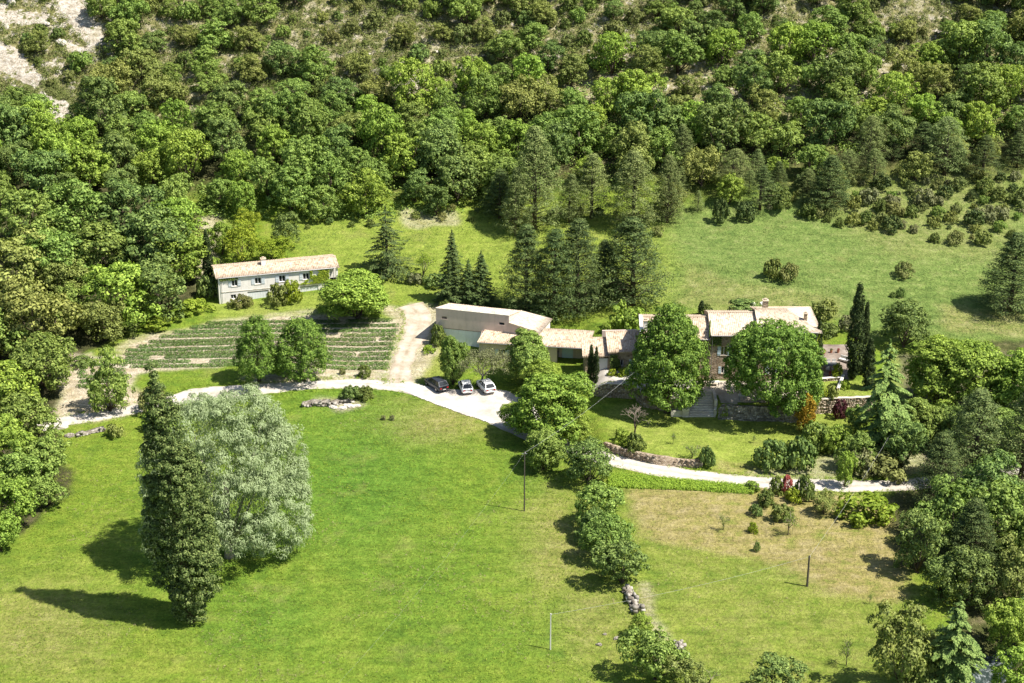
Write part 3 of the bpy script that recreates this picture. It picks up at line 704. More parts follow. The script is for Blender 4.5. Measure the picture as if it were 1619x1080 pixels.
pl_ = [(0, 0, 8.5, 2.5, 7.6), (0, 0, 3.4, 1.9, 3.4), (.8, -.3, 2.4, 1.3, 2.3), (-.8, .2, 2.6, 1.3, 2.4), (1.0, -.8, 6.5, 1.8, 5.4), (-1.3, .3, 12.5, 2.2, 6.6), (1.1, .2, 14.5, 2.1, 7.4), (-.4, -1.1, 17, 1.9, 6.4), (-2.2, 0, 20, 1.6, 5.6), (-.6, .2, 22.5, 1.35, 5.4), (-2.0, 0, 26, 1.0, 4.8),
       (-2.3, 0, 29.4, .55, 2.9), (1.9, .5, 10.5, 1.5, 4.6), (-2.7, 0, 15.5, 1.2, 4.0), (1.7, 0, 17.5, .8, 3.2), (-2.9, .4, 23.5, .7, 2.6), (-3.5, -.3, 11.5, 1.05, 4.6), (-3.0, .2, 6.5, .9, 3.2), (2.7, .2, 7.0, 1.2, 4.6)]
pop = empty('poplar_tree'); a_, b_, L_ = broad_crown(_r, 3.5, 32, .3, lobes=pl_, clump=.62, nclump=980, per=64, leaf=.25, inner=.16, jit=.4)
link("trunk", MB().tube([(0, 0, -.4), (-.5, 0, 10), (-1.6, 0, 22), (-2.2, 0, 30)], [.6, .42, .2, .04], 8).mesh("trunk", M['bark'], True), None, pop)
link("crown", leaf_mesh("crown", a_, b_, .27, .6, M['poplar'], _r), None, pop); pop["H"] = 32.3; pop["R"] = 3.6
pp = P(303, 982); put(pop, pp.x, pp.y, 7.1, 33.6, label="tall dark columnar poplar leaning over the lower meadow", rz=0)

OAKP = [make_broad('oak', 100+i, 4.2, 8.2, m, z0f=.02, nl=5+i % 3, name='oak_tree', leaf=.38, clump=.72+.07*(i % 3), nclump=150, per=36)
        for i, m in enumerate(['oak', 'oakdark', 'olive', 'bright', 'oak', 'oakdark', 'bright', 'oak', 'olive', 'oak', 'bright', 'oak', 'oakdark', 'olive'])]
OAKI = {'oak': [0, 4, 7, 9, 11], 'oakdark': [1, 5, 12], 'olive': [2, 8, 13], 'bright': [3, 6, 10]}
def oak(mat): return OAKP[rnd.choice(OAKI[mat])]
LINDEN = [make_broad('lime', 140+i, 5.0, 11, m, z0f=.02, nl=6, name='linden_tree', leaf=.36, clump=.86, nclump=340, per=48) for i, m in enumerate(['bright', 'oak', 'bright'])]
# pair of shaped lindens by the lavender
pair = [(0, 0, 5.5, 3.9, 4.9), (0, 0, 3.6, 4.3, 3.4), (0, 0, 8.0, 2.6, 3.0), (1.5, 0, 4.6, 3.2, 3.6), (-1.5, -.8, 4.4, 3.3, 3.6)]
def shaped(seed, mat, lobes, H, R, name, nclump=280, per=60, leaf=.3, clump=.8, bark='bark', inner=.15):
    r = np.random.default_rng(seed); root = empty(name)
    a, b, L = broad_crown(r, R, H, 0, lobes=lobes, clump=clump, nclump=nclump, per=per, leaf=leaf, inner=inner)
    link("trunk", trunk_mb(r, H, H*.2, L, .028*H+.05, nl=6).mesh("trunk", M[bark], True), None, root)
    link("crown", leaf_mesh("crown", a, b, leaf, .62, M[mat], r), None, root); root["H"] = H; root["R"] = R
    return root
pr = shaped(301, 'plane', pair, 11.0, 4.3, 'linden_tree')
putpx(pr, 410, 603, 496, 66, label="left of the two egg-shaped trees at the lavender's lower edge", group="pair of egg-shaped trees below the lavender", rz=1.0)
putpx(pr, 479, 601, 495, 80, label="right of the two egg-shaped trees at the lavender's lower edge", group="pair of egg-shaped trees below the lavender", rz=3.9)
# big spreading trees round the hamlet
for (pi, bx, by, top, w, rz, lab) in [
    (0, 566, 503, 415, 118, .5, "wide bushy green tree at the right end of the white house"),
    (1, 838, 603, 508, 88, 1.2, "dense dark green dome of a tree in front of the low range"),
    (2, 852, 632, 562, 62, 2.0, "small light green tree below the dark dome by the low range"),
    (0, 862, 700, 578, 122, 2.9, "largest bright green tree beside the right end of the parking place"),
    (2, 820, 680, 628, 58, .3, "bushy green tree leaning over the gravel parking place"),
    (1, 858, 742, 662, 74, 4.4, "broad green tree at the bend where the lane passes under branches"),
    (0, 908, 700, 636, 62, 5.4, "green tree between the lane bend and the dead garden tree"),
]:
    putpx(LINDEN[pi], bx, by, top, w, rz=rz, label=lab)
plane1 = shaped(311, 'plane', [(0, 0, 8.2, 5.0, 6.2), (0, 0, 12.2, 3.2, 3.6), (-3, 0, 6.0, 3.8, 3.9), (3.2, -.4, 6.6, 3.8, 4.3), (0, -2.6, 4.4, 4.4, 3.0), (1.5, 1, 10.2, 3.4, 3.8), (-2, 0, 9.6, 3.4, 3.6)], 15.6, 6.3, 'plane_tree', nclump=600, per=52, leaf=.36, clump=.9, inner=.2)
putpx(plane1, 1054, 652, 474, 116, rz=.2, label="tall cone-topped leafy tree covering the left end of the farmhouse")
plane2 = shaped(312, 'plane', [(0, 0, 8.2, 6.8, 5.8), (-3.6, 0, 7.8, 4.2, 4.8), (3.8, 0, 7.6, 4.3, 5.4), (0, -1.5, 11.0, 4.6, 3.2), (4.6, -1, 4.6, 3.2, 4.0), (2.2, -3, 4.0, 3.0, 3.2), (-3.0, 1.5, 10.0, 3.4, 2.8)], 14.2, 7.9, 'plane_tree', nclump=680, per=52, leaf=.36, clump=.9, inner=.2)
putpx(plane2, 1217, 654, 493, 148, rz=0, label="wide domed leafy tree shading the farmhouse terrace")
# the line of trees running down between the two fields
for (pi, m, bx, by, top, w, lab) in [
    (0, 'oakdark', 930, 764, 680, 82, "blue-green oak beside the lane at the head of the tree line"),
    (0, 'oak', 946, 834, 750, 94, "broad green oak second down the line between the two fields"),
    (0, 'oak', 960, 884, 800, 84, "green oak third down the line between the two fields"),
    (0, 'oakdark', 984, 922, 838, 88, "spreading green oak standing at the foot of the upper tree line"),
    (0, 'oakdark', 932, 858, 800, 54, "small dark oak on the meadow side of the field line"),
    (0, 'oak', 1036, 1074, 970, 104, "oak below the stony path at the bottom of the line"),
    (0, 'bright', 1012, 1012, 962, 44, "small bushy oak at the upper end of the stony path"),
    (0, 'olive', 1085, 1100, 1030, 66, "thin olive-toned tree at the bottom edge by the stony path"),
    (0, 'oakdark', 1222, 1108, 1032, 90, "dark green crown poking up at the bottom edge of the dry field"),
]:
    putpx(oak(m), bx, by, top, w, label=lab)
# left hand wood: separate crowns
lw = [(40, 345, 110), (120, 330, 105), (200, 335, 100), (280, 350, 92), (30, 425, 120), (100, 405, 112), (165, 395, 105), (232, 385, 118), (288, 405, 92), (60, 495, 124), (0, 520, 100), (112, 480, 76), (195, 458, 108), (255, 452, 96), (167, 500, 74), (72, 565, 98), (16, 612, 108), (52, 650, 92), (10, 700, 104), (66, 715, 86), (14, 790, 98), (74, 770, 62), (2, 838, 66), (38, 738, 90), (98, 440, 80), (300, 372, 60)]
seen_l = set()
for i, (cx, cy, w) in enumerate(lw):
    mm = ['oak', 'oakdark', 'olive', 'oak', 'bright'][(i*3+cy) % 5] if cy < 560 else ['oak', 'bright', 'oakdark'][i % 3]
    if cy > 640: mm = ['bright', 'oak'][i % 2]
    tone = {'oak': 'mid green', 'oakdark': 'dark green', 'olive': 'olive green', 'bright': 'light green'}[mm]
    place = ("at the left wood's foot beside the big meadow" if cy > 680 else "where the left wood meets the western lane end" if cy > 590 else
             "in the left wood beside the small lavender patch" if cy > 535 and cx < 150 else "at the wood edge facing the white house" if cx > 240 else
             "at the wood edge above the lavender field" if cx > 150 and cy > 430 else "deep in the left wood near the frame edge" if cx < 90 else "in the left wood below the hillside")
    sz = "huge" if w > 110 else "large" if w > 92 else "middling" if w > 72 else "small"
    lb = f"{sz} {tone} oak {place}"
    if lb in seen_l: lb += ", further down"
    seen_l.add(lb)
    putpx(oak(mm), cx, cy+.50*w, cy-.52*w, w*1.08, label=lb, group="oaks of the wood on the left")
putpx(oak('oak'), 174, 650, 540, 74, label="lone green oak on bare soil at the lavender's left end")
# behind the white house
for (m, bx, by, top, w, lab) in [('lime', 384, 418, 352, 66, "yellow-green tree behind the middle of the white house"), ('lime', 430, 414, 372, 62, "yellowest low tree behind the white house roof"),
                            ('bright', 352, 402, 345, 46, "light green tree between cypress and white house roof"), ('oakdark', 455, 392, 330, 48, "dark green tree behind the right end of the white house"),
                            ('lime', 395, 370, 330, 44, "small lime green tree at the top of the clearing behind the house")]:
    q = OAKP[3 if m in ('bright', 'lime') else 5]
    if m == 'lime':
        if 'lime_q' not in globals(): lime_q = make_broad('lime', 171, 4.2, 8.2, 'lime', z0f=.1, nl=6, name='maple_tree', leaf=.32, clump=.8, nclump=110, per=40)
        q = lime_q
    putpx(q, bx, by, top, w, label=lab)
# conifers of the clearing
FIR = [make_fir(201+i, 13, 3.0, 'fir', whorl=.62, arms=9, droop=.22, dens=52, width=.42, leaf=.28) for i in range(2)]
FIRP = make_fir(211, 13, 3.4, 'cedar', name='cedar_tree', whorl=.95, arms=7, droop=.32, dens=46, ragged=.32, width=.22, leaf=.28, bark='bark')
CEDARB = make_fir(212, 15, 4.6, 'cedar', name='cedar_tree', whorl=.95, arms=9, droop=.36, dens=110, ragged=.35, width=.30, leaf=.32, power=.75)
FIRW = make_fir(213, 13, 4.0, 'pine', name='spruce_tree', whorl=1.0, arms=8, droop=.12, dens=44, ragged=.35, width=.34, leaf=.3, power=.7)
PINE = [make_pine(221+i, 14, 4.0, m, z0=zz, n=nn, clump=cl, per=44, leaf=.30, power=pw, tier=ti, flat=fl, lean=le) for i, (m, pw, zz, nn, cl, ti, fl, le) in enumerate([
    ('pine', 1.8, .03, 360, .95, .7, .45, .0), ('pine', 1.5, .06, 310, .98, .5, .45, .02), ('pinepale', 2.4, .05, 300, .85, .0, .8, .0), ('pinepale', 1.6, .08, 230, .9, .2, .7, -.04),
    ('pine', 1.9, .06, 300, 1.0, .6, .5, .02), ('pinepale', 3.4, .12, 210, 1.0, .0, .7, .05), ('pinepale', 1.2, .04, 170, .8, .3, .6, .0), ('pine', 1.3, .15, 150, .9, .4, .5, -.03)])]
putpx(FIRW, 612, 432, 316, 96, label="broad tiered conifer standing alone behind the right of the bushy tree", rz=.4)
putpx(FIR[0], 716, 478, 358, 66, label="tallest of the three slim firs behind the pale barn", rz=1)
putpx(FIR[1], 761, 482, 390, 62, label="right-hand slim fir behind the pale barn", rz=2)
putpx(FIR[0], 741, 484, 404, 48, label="thin middle fir between the two taller firs behind the barn", rz=3)
for (pi, bx, by, top, w, lab) in [
    (0, 832, 492, 346, 66, "left dark pine of the tall trio behind the low range"),
    (4, 876, 500, 352, 70, "dark pine second from left in the clump behind the low range"),
    (1, 912, 495, 336, 80, "middle tall pine of the clump behind the low range"),
    (4, 1000, 482, 330, 92, "big conical pine at the right of the clump behind the low range"),
    (0, 955, 470, 372, 50, "smaller shaded pine tucked into the right of the clump"),
    (2, 845, 362, 196, 76, "tallest pale feathery pine at the wood edge above the clearing"),
    (3, 935, 345, 238, 66, "pale green pine at the wood edge above the pine clump"),
    (2, 1000, 360, 232, 74, "tall pale pine rising behind the conical pine"),
    (3, 815, 372, 262, 50, "narrow olive pine at the left of the feathery pine"),
    (4, 790, 345, 262, 46, "short olive pine touching the broadleaf wood edge"),
    (3, 900, 352, 270, 44, "young pale pine between two taller ones at the wood edge"),
    (2, 1055, 352, 242, 48, "slim pale pine at the left end of the right-hand pine belt"),
    (0, 1596, 492, 356, 78, "dark pine standing alone on the open slope at the right edge"),
    (1, 1308, 330, 238, 56, "dark pine with its shadow lying on the top of the open slope"),
]:
    putpx(PINE[pi], bx, by, top, w*(1.36 if pi in (0, 1, 4) else 1.2), label=lab)
# right-hand trees
for (pr_, bx, by, top, w, lab) in [
    (OAKP[5], 1428, 548, 462, 84, "dark evergreen oak at the head of the right-hand grove"),
    (LINDEN[0], 1478, 640, 520, 118, "bright broad tree at the left of the leafy bank on the right"),
    (LINDEN[2], 1545, 645, 528, 124, "bright broad tree in the middle of the leafy bank on the right"),
    (LINDEN[0], 1612, 660, 540, 120, "bright broad tree at the right edge of the leafy bank"),
    (LINDEN[1], 1452, 702, 612, 76, "shaded leafy tree just right of the light cedar"),
    (PINE[2], 1535, 765, 598, 118, "round pale olive pine in front of the leafy bank"),
    (PINE[3], 1612, 770, 590, 112, "pale olive pine at the right edge below the leafy bank"),
    (PINE[4], 1480, 800, 670, 92, "dark pine above the right end of the white lane"),
    (OAKP[0], 1500, 868, 742, 112, "large green oak right of the dry field's upper corner"),
    (OAKP[4], 1578, 880, 745, 118, "large green oak at the right edge below the pines"),
    (OAKP[1], 1450, 905, 800, 82, "dark oak casting shadow on the dry field's right side"),
    (LINDEN[1], 1510, 715, 622, 96, "shaded leafy tree behind the round pale olive pine"),
    (OAKP[1], 1425, 742, 655, 76, "dark oak in the shade between the light cedar and the lane end"),
    (OAKP[5], 1560, 820, 700, 110, "dark oak behind the large green oak of the right-hand grove"),
    (PINE[0], 1530, 905, 770, 96, "dark pine in the middle of the right-hand grove"),
    (OAKP[4], 1622, 905, 790, 100, "green oak cut by the frame at the right-hand grove"),
    (OAKP[1], 1485, 945, 872, 66, "small dark oak at the dry field's lower right corner"),
    (LINDEN[1], 1590, 720, 630, 96, "shaded leafy tree between the two pale olive pines"),
    (OAKP[5], 1530, 955, 850, 96, "dark oak in the deep shade of the right-hand grove"),
    (OAKP[2], 1608, 960, 842, 92, "olive toned oak at the right edge above the stream"),
    (OAKP[3], 1592, 1030, 930, 86, "light green oak leaning over the stream"),
    (FIRP, 1618, 1000, 905, 70, "light green conifer at the right edge above the stream"),
    (OAKP[2], 1424, 1096, 936, 108, "sparse olive tree left of the feathery cedar at the bottom"),
    (OAKP[1], 1470, 1075, 985, 60, "dark thin tree in front of the feathery bottom cedar"),
    (OAKP[3], 1606, 1112, 1000, 100, "green tree at the bottom right corner beyond the stream"),
    (OAKP[7], 1352, 742, 672, 66, "bushy tree on the bank between the cedar and the lane"),
    (OAKP[6], 1318, 716, 662, 56, "light green bushy tree below the plum coloured sapling"),
    (OAKP[9], 1352, 690, 636, 44, "small leafy tree at the foot of the garden wall by the cedar"),
    (OAKP[3], 1335, 770, 706, 34, "thin young tree standing at the upper edge of the white lane"),
    (OAKP[8], 1302, 812, 770, 40, "low gnarled fruit tree below the lane near the green bramble"),
    (OAKP[1], 975, 470, 440, 60, "low dark tree in the shade behind the pine clump"),
]:
    putpx(pr_, bx, by, top, w, label=lab)
putpx(CEDARB, 1392, 712, 520, 128, label="feathery light green cedar right of the garden terrace", rz=.8)
putpx(CEDARB, 1500, 1108, 914, 140, label="feathery yellow-green cedar at the bottom right by the stream", rz=2.2)
# slim evergreens
CYP = make_column(61, 9, .62, 'cypress', name='cypress_tree', n=330, per=26, clump=.26, leaf=.17)
for (bx, by, top, w, lab) in [(331, 448, 366, 15, "dark pencil cypress at the left end of the white house"), (1348, 598, 450, 24, "tallest black-green cypress beside the farmhouse patio"),
                         (1362, 592, 478, 14, "slender cypress just behind the tallest one at the patio"),
                         (1290, 600, 508, 14, "thin dark cypress against the right gable of the farmhouse"), (1371, 615, 534, 18, "middle-sized cypress between patio and light cedar"),
                         (934, 608, 545, 11, "left of two slim cypresses before the white garage door"), (942, 606, 548, 9, "right of two slim cypresses before the white garage door"),
                         (1109, 500, 474, 11, "short clipped cypress rising behind the farmhouse roof")]:
    putpx(CYP, bx, by, top, w, label=lab)
# bare and thin trees
putpx(make_bare(71, 7, 3.2, name='dead_tree', depth=5), 1003, 692, 622, 66, label="leafless grey tree on the lawn left of the garden steps", rz=.3)
putpx(make_bare(72, 8.5, 5.0, name='leafless_tree', mat='greybark', depth=6, leafmat='grey', nleaf=5200), 762, 612, 528, 104, label="thin grey-green half-bare tree behind the parked cars", rz=.3)
putpx(make_bare(73, 6, 2.6, name='sapling_tree', depth=5, leafmat='rank', nleaf=1500, spread=.5), 669, 446, 394, 42, label="thin light green sapling on the grass behind the bushy tree", rz=1.3)
putpx(LINDEN[1], 716, 608, 518, 48, label="narrow leafy tree at the barn's front left of the half-bare tree", rz=3)
sb = make_bare(74, 4.0, 2.2, name='fruit_tree', depth=4, leafmat='oak', nleaf=520, spread=.7)
for (bx, by, top, w, lab) in [(1094, 724, 690, 38, "crooked young fruit tree on the lawn above the stone wall"), (1143, 838, 800, 26, "small fruit tree in the upper left of the dry field"),
                         (1246, 846, 792, 40, "bent fruit tree with a bare trunk in the dry field"), (1338, 1052, 990, 34, "spindly half-dead tree at the bottom of the dry field"),
                         (1064, 702, 676, 14, "tiny sapling left of the crooked tree on the lawn"), (1192, 700, 682, 12, "tiny stick-like sapling at the right of the lawn"),
                         (1120, 1090, 1040, 60, "leafless scrubby tree at the bottom edge by the stony path"), (1375, 955, 930, 10, "lone upright sapling in the lower dry field")]:
    putpx(sb, bx, by, top, w, label=lab)

# ------------------------------------------------------------------ shrubs one can tell apart
BM = {}
for k, m in (('box', 'boxwood'), ('oak', 'oak'), ('dark', 'oakdark'), ('bright', 'bright'), ('lime', 'lime'), ('gold', 'gold'), ('red', 'red'), ('plum', 'plum'), ('broom', 'broom'), ('broomb', 'broom'), ('grey', 'grey'), ('rank', 'rank'), ('olive', 'olive'), ('pine', 'pine')):
    BM[k] = bush_mesh(400+len(BM), 1.0, 1.0, m, leaf=.17, n=34, per=34, clump=.26)
for (k, bx, by, w, h, lab) in [
    ('dark', 556, 630, 36, 20, "dark green round bush on the lane verge above the rocks"), ('box', 578, 630, 30, 18, "lighter bush touching the dark one on the lane verge"),
    ('box', 576, 596, 22, 18, "small green bush at the lower right corner of the lavender"), ('broom', 541, 592, 10, 10, "tiny dry bush at the lower edge of the lavender"),
    ('dark', 328, 470, 36, 30, "dark bush at the foot of the pencil cypress"), ('broom', 382, 486, 22, 18, "low olive bush at the left of the garage doors"),
    ('broom', 392, 486, 17, 15, "small round bush before the left garage door"), ('olive', 440, 482, 38, 30, "dark shrub between the two white garage doors"),
    ('lime', 462, 478, 32, 32, "yellow-green bush against the right garage door"), ('olive', 366, 486, 16, 12, "little bush under the basement window"),
    ('box', 692, 545, 26, 30, "dark shrub at the corner of the barn in its shadow"), ('rank', 678, 556, 26, 8, "low bright hedge on the lawn left of the barn"),
    ('lime', 968, 594, 16, 10, "pale flowering bush before the stone wing"), ('lime', 985, 594, 18, 12, "yellowish plant by the shuttered door of the stone wing"),
    ('dark', 976, 586, 9, 18, "dark climber on the stone wing's front wall"), ('bright', 990, 520, 60, 36, "wide leafy bush behind the stone wing roof"),
    ('box', 1116, 500, 22, 18, "round bush behind the farmhouse roof by the clipped cypress"), ('bright', 962, 525, 24, 16, "small bush behind the junction of the two roofs"),
    ('lime', 1091, 646, 24, 22, "clipped round yellow-green bush left of the garden steps"), ('bright', 1144, 656, 22, 16, "small light green bush right of the garden steps"),
    ('plum', 1327, 660, 26, 26, "plum-leaved shrub against the garden retaining wall"), ('lime', 1290, 635, 30, 28, "light green bush at the farmhouse corner on the wall edge"),
    ('olive', 1315, 634, 22, 24, "rounded shrub on the wall top beside the light bush"), ('lime', 1323, 598, 18, 22, "yellow-green potted bush on the patio"),
    ('rank', 1335, 614, 20, 12, "low bright plant at the edge of the patio lawn"), ('box', 1306, 530, 44, 18, "trimmed hedge behind the patio"),
    ('olive', 1300, 505, 46, 28, "loose yellowish bush behind the farmhouse gable"), ('grey', 1340, 522, 34, 22, "grey shrub beyond the trimmed patio hedge"),
    ('bright', 982, 700, 30, 20, "leafy bush left of the dead tree on the lawn"), ('box', 1003, 712, 32, 26, "bush at the foot of the dead tree above the wall"),
    ('dark', 1118, 738, 26, 32, "dark conical shrub above the end of the stone wall"), ('dark', 1222, 742, 54, 42, "dark laurel mass at the left of the roadside shrubs"),
    ('dark', 1262, 742, 52, 46, "dark laurel mass in the middle of the roadside shrubs"), ('oak', 1290, 712, 56, 40, "leafy shrub above the dark laurels"),
    ('grey', 1360, 750, 50, 38, "grey-green bush on the dry bank above the lane"), ('broom', 1402, 752, 70, 30, "dry brushwood heap on the bank above the lane"),
    ('box', 1418, 712, 34, 18, "low green shrub in the shade right of the cedar"), ('box', 1226, 782, 24, 28, "rounded green bush touching the red one by the lane"),
    ('red', 1242, 780, 19, 28, "crimson-leaved bush beside the white lane"), ('dark', 1274, 790, 32, 38, "dark green bush right of the crimson bush"),
    ('lime', 1255, 792, 30, 20, "light green bush in front of the crimson bush"), ('box', 1211, 798, 30, 22, "clipped ball bush below the crimson bush"),
    ('bright', 1190, 776, 26, 14, "low leafy bush at the right end of the iris row"), ('rank', 1364, 818, 96, 34, "bright green bramble thicket below the white lane"),
    ('lime', 1190, 842, 16, 16, "small golden green bush in the dry field"), ('dark', 1197, 872, 11, 15, "small dark bush lowest in the dry field"),
    ('dark', 1196, 814, 22, 16, "squat dark bush at the top of the dry field"), ('olive', 1235, 822, 36, 26, "loose dark bush beside the bent fruit tree"),
    ('olive', 1222, 442, 28, 30, "dark juniper bush on the open slope above the farmhouse"), ('broom', 1248, 442, 30, 22, "yellowish bush beside the juniper on the open slope"),
    ('broom', 1430, 438, 30, 20, "low bush alone in the middle of the open slope"), ('dark', 1424, 470, 14, 14, "dark little bush below the lone slope bush"),
    ('dark', 1412, 470, 10, 8, "smallest dark bush on the open slope"), ('pine', 1140, 352, 26, 34, "dark young pine bush at the top left of the open slope"),
    ('pine', 1178, 348, 30, 26, "squat pine bush beside the young one at the slope top"), ('dark', 690, 452, 40, 16, "low dark hedge behind the thin sapling"),
    ('grey', 655, 448, 26, 16, "grey bush behind the wide bushy tree"), ('box', 705, 490, 24, 14, "green bush at the top of the dirt track"),
    ('broom', 1040, 372, 20, 12, "single low bush at the foot of the pine belt"), ('broom', 242, 652, 44, 34, "brownish bush at the lane behind the poplar"),
    ('olive', 182, 690, 30, 18, "dry bush on the bank under the western lane"), ('bright', 240, 680, 34, 26, "pale leafy bush under the lane left of the poplar"),
    ('rank', 250, 515, 60, 14, "bright green fringe above the lavender's left end"), ('rank', 310, 492, 54, 18, "bright green weeds by the path below the white house"),
    ('box', 200, 525, 50, 16, "bright green low hedge at the wood edge over the lavender"), ('dark', 132, 578, 34, 14, "dark brush at the mouth of the shaded wood"),
    ('grey', 606, 664, 8, 8, "tiny tuft left on the meadow below the lane"), ('grey', 620, 664, 9, 8, "tiny tuft right on the meadow below the lane"),
]:
    bush(BM[k], bx, by, w, h, lab)
# golden columnar shrub
gold = make_column(63, 5, .95, 'gold', name='golden_shrub', n=200, per=26, clump=.3, leaf=.17, z0=.14, prof=lambda f: math.sin(min(1, f*.95+.1)*math.pi)**.6)
putpx(gold, 1272, 684, 620, 30, label="upright golden-orange shrub at the corner of the terrace", cat='shrub')

# ------------------------------------------------------------------ the wood on the hillside
STK = [[(78, -30), (122, -30), (168, 58), (146, 78), (96, 22)], [(-40, 8), (84, 24), (70, 40), (-40, 34)], [(-40, 60), (26, 74), (68, 124), (52, 140), (-10, 110)], [(62, 146), (112, 160), (124, 208), (84, 204), (54, 172)], [(100, 62), (142, 76), (136, 94), (108, 84)]]
def offrock(X, Y):
    px, py, _ = pix(X, Y, gz(X, Y)); k = np.zeros(len(X), bool)
    for q in STK: k |= inpoly(px, py, q)
    return X[~k], Y[~k]
def tufts(name, X, Y, w, hgt_, nl, mat, label, seed=3, leaf=.3, asp=.45, cat="grass", up=.5):
    r = np.random.default_rng(seed); n_ = len(X); Z = gz(X, Y); ci = np.repeat(np.arange(n_), nl)
    d = rdir(r, len(ci)); d[:, 2] = np.abs(d[:, 2]); ww = w*r.uniform(.5, 1.4, n_)
    C = np.stack([X, Y, Z], 1)[ci]+d*np.stack([ww[ci]*.5, ww[ci]*.5, ww[ci]*hgt_], 1)
    o = link(name, leaf_mesh(name, C, d+np.array([0, 0, up])+rdir(r, len(ci))*.4, leaf, asp, M[mat], r)); return tag(o, label, cat, kind='stuff')
def scatter(n_, x0, x1, y0, y1, poly=None, seed=1, dens=None, notpoly=()):
    r = np.random.default_rng(seed); X = r.uniform(x0, x1, n_); Y = r.uniform(y0, y1, n_); px, py, _ = pix(X, Y, gz(X, Y))
    k = np.ones(n_, bool)
    if poly: k &= inpoly(px, py, poly)
    for q in notpoly: k &= ~inpoly(px, py, q)
    if dens is not None: k &= r.uniform(0, 1, n_) < dens(X, Y)
    return X[k], Y[k]
FD = [(-120, 190), (150, 200), (330, 228), (440, 212), (560, 188), (700, 158), (850, 128), (1000, 105), (1200, 100), (1300, 95), (1450, 108), (1760, 120),
      (1760, 232), (1450, 232), (1300, 256), (1180, 268), (1080, 255), (1040, 270), (960, 298), (900, 290), (800, 330), (700, 342), (560, 350), (440, 345), (330, 345), (200, 328), (-120, 330)]
FPI = [(1060, 272), (1190, 280), (1300, 268), (1450, 240), (1760, 232), (1760, 286), (1500, 286), (1400, 296), (1320, 304), (1180, 336), (1060, 345)]
def sample(poly, spacing, y0, y1, seed, avoid=()):
    r = random.Random(seed); pts = list(avoid); out = []
    for _ in range(24000):
        x = r.uniform(-165, 165); y = r.uniform(y0, y1); q = pix(x, y, g(x, y)) if False else None
        if any((x-a)**2+(y-b)**2 < spacing**2 for a, b in pts[-900:]): continue
        px, py, s = pix(x, y, g(x, y))
        if not inpoly(px, py, poly): continue
        pts.append((x, y)); out.append((x, y, px, py, s))
    return out
def where(px, py):
    row = "near the hilltop edge" if py < 60 else "high up" if py < 140 else "half way up" if py < 190 else "lower down" if py < 250 else "low down"
    col = ("above the western crag" if px < 200 else "up from the left wood" if px < 380 else "above the white house" if px < 560 else "above the lone conifer" if px < 700 else
           "above the pale barn" if px < 860 else "above the pine clump" if px < 1010 else "above the farmhouse" if px < 1180 else "above the domed terrace tree" if px < 1330 else
           "above the patio cypresses" if px < 1480 else "above the right-hand grove")
    return f"{row} {col}"
TONE = {'oak': 'mid green', 'oakdark': 'dark green', 'olive': 'olive green', 'bright': 'light green'}
def onrock(px, py, d=14): return any(bool(inpoly(px, py-k, q)) for q in STK for k in (0, d, 2*d))
def forest_oak(x, y, px, py, w, h, mat, grp, how="in dense wood"):
    sz = ("big" if w > 7.2 else "medium" if w > 5.2 else "small")+(" squat" if h/w < .86 else " flat-topped" if h/w < .95 else " round" if h/w < 1.04 else " tall")
    put(oak(mat), x, y, w, h, label=f"{sz} {TONE[mat]} oak {how} {where(px, py)}", group=grp)
inframe = lambda px, py, m=60: -m < px < PW+m and -m-60 < py < PH+m
outside = []
dense = sample(FD, 5.6, 296, 352, 1)
for (x, y, px, py, s) in dense:
    if not inframe(px, py, 25): outside.append((x, y)); continue
    br = fbm(x, y, 26, 91)
    mat = rnd.choice(['oak', 'bright', 'oak', 'oakdark'] if br > .5 else ['oak', 'oakdark', 'olive', 'oak', 'bright'])
    w = rnd.uniform(5.6, 10.8); forest_oak(x, y, px, py, w, w*rnd.uniform(.88, 1.15), mat, "oaks of the dense wood on the hillside")
UP = [(-140, -110), (1780, -110), (1780, 116), (1450, 104), (1300, 92), (1200, 97), (1000, 102), (850, 124), (700, 154), (560, 184), (440, 208), (330, 224), (150, 196), (-140, 186)]
upp = sample(UP, 6.0, 318, 400, 2, [(a[0], a[1]) for a in dense])
nup = 0
for (x, y, px, py, s) in upp:
    den = fbm(x, y, 22, 95)
    bare = (px < 190 and py < 190) or (540 < px < 720 and 70 < py < 165) or (900 < px < 1080 and 40 < py < 115) or (1290 < px < 1480 and 40 < py < 100) or (700 < px < 900 and 40 < py < 75)
    if bare and rnd.random() < .35: continue
    if onrock(px, py): continue
    if den < .40 and rnd.random() < .6: continue
    if not inframe(px, py, 30): outside.append((x, y)); continue
    mat = rnd.choice(['oakdark', 'olive', 'oak', 'oak', 'olive']); w = rnd.uniform(4.6, 9.4); nup += 1
    forest_oak(x, y, px, py, w, w*rnd.uniform(.75, .95), mat, "scattered oaks on the stony upper slope", "among scrub")
pines = sample(FPI, 4.4, 294, 340, 3)
for (x, y, px, py, s) in pines:
    if not inframe(px, py, 25): outside.append((x, y)); continue
    if rnd.random() < .22:
        w = rnd.uniform(4.5, 8); forest_oak(x, y, px, py, w, w*rnd.uniform(.85, 1.1), rnd.choice(['oak', 'olive', 'bright']), "oaks mixed into the pine belt", "between pines"); continue
    k = rnd.choice([2, 3, 5, 6, 2, 5, 7, 0]); h = rnd.uniform(4.5, 12.5)*(1 if py < 300 else .8)
    put(PINE[k], x+rnd.uniform(-1.5, 1.5), y+rnd.uniform(-1.5, 1.5), h*rnd.uniform(.62, 1.0), h, label=f"{'tall' if h > 9.5 else 'mid-height' if h > 7 else 'short'} {'pale olive' if k not in (0, 7) else 'dark'} pine {where(px, py)}", group="pines of the belt along the top of the open slope")
print("forest", len(dense), nup, len(pines), "outside", len(outside))
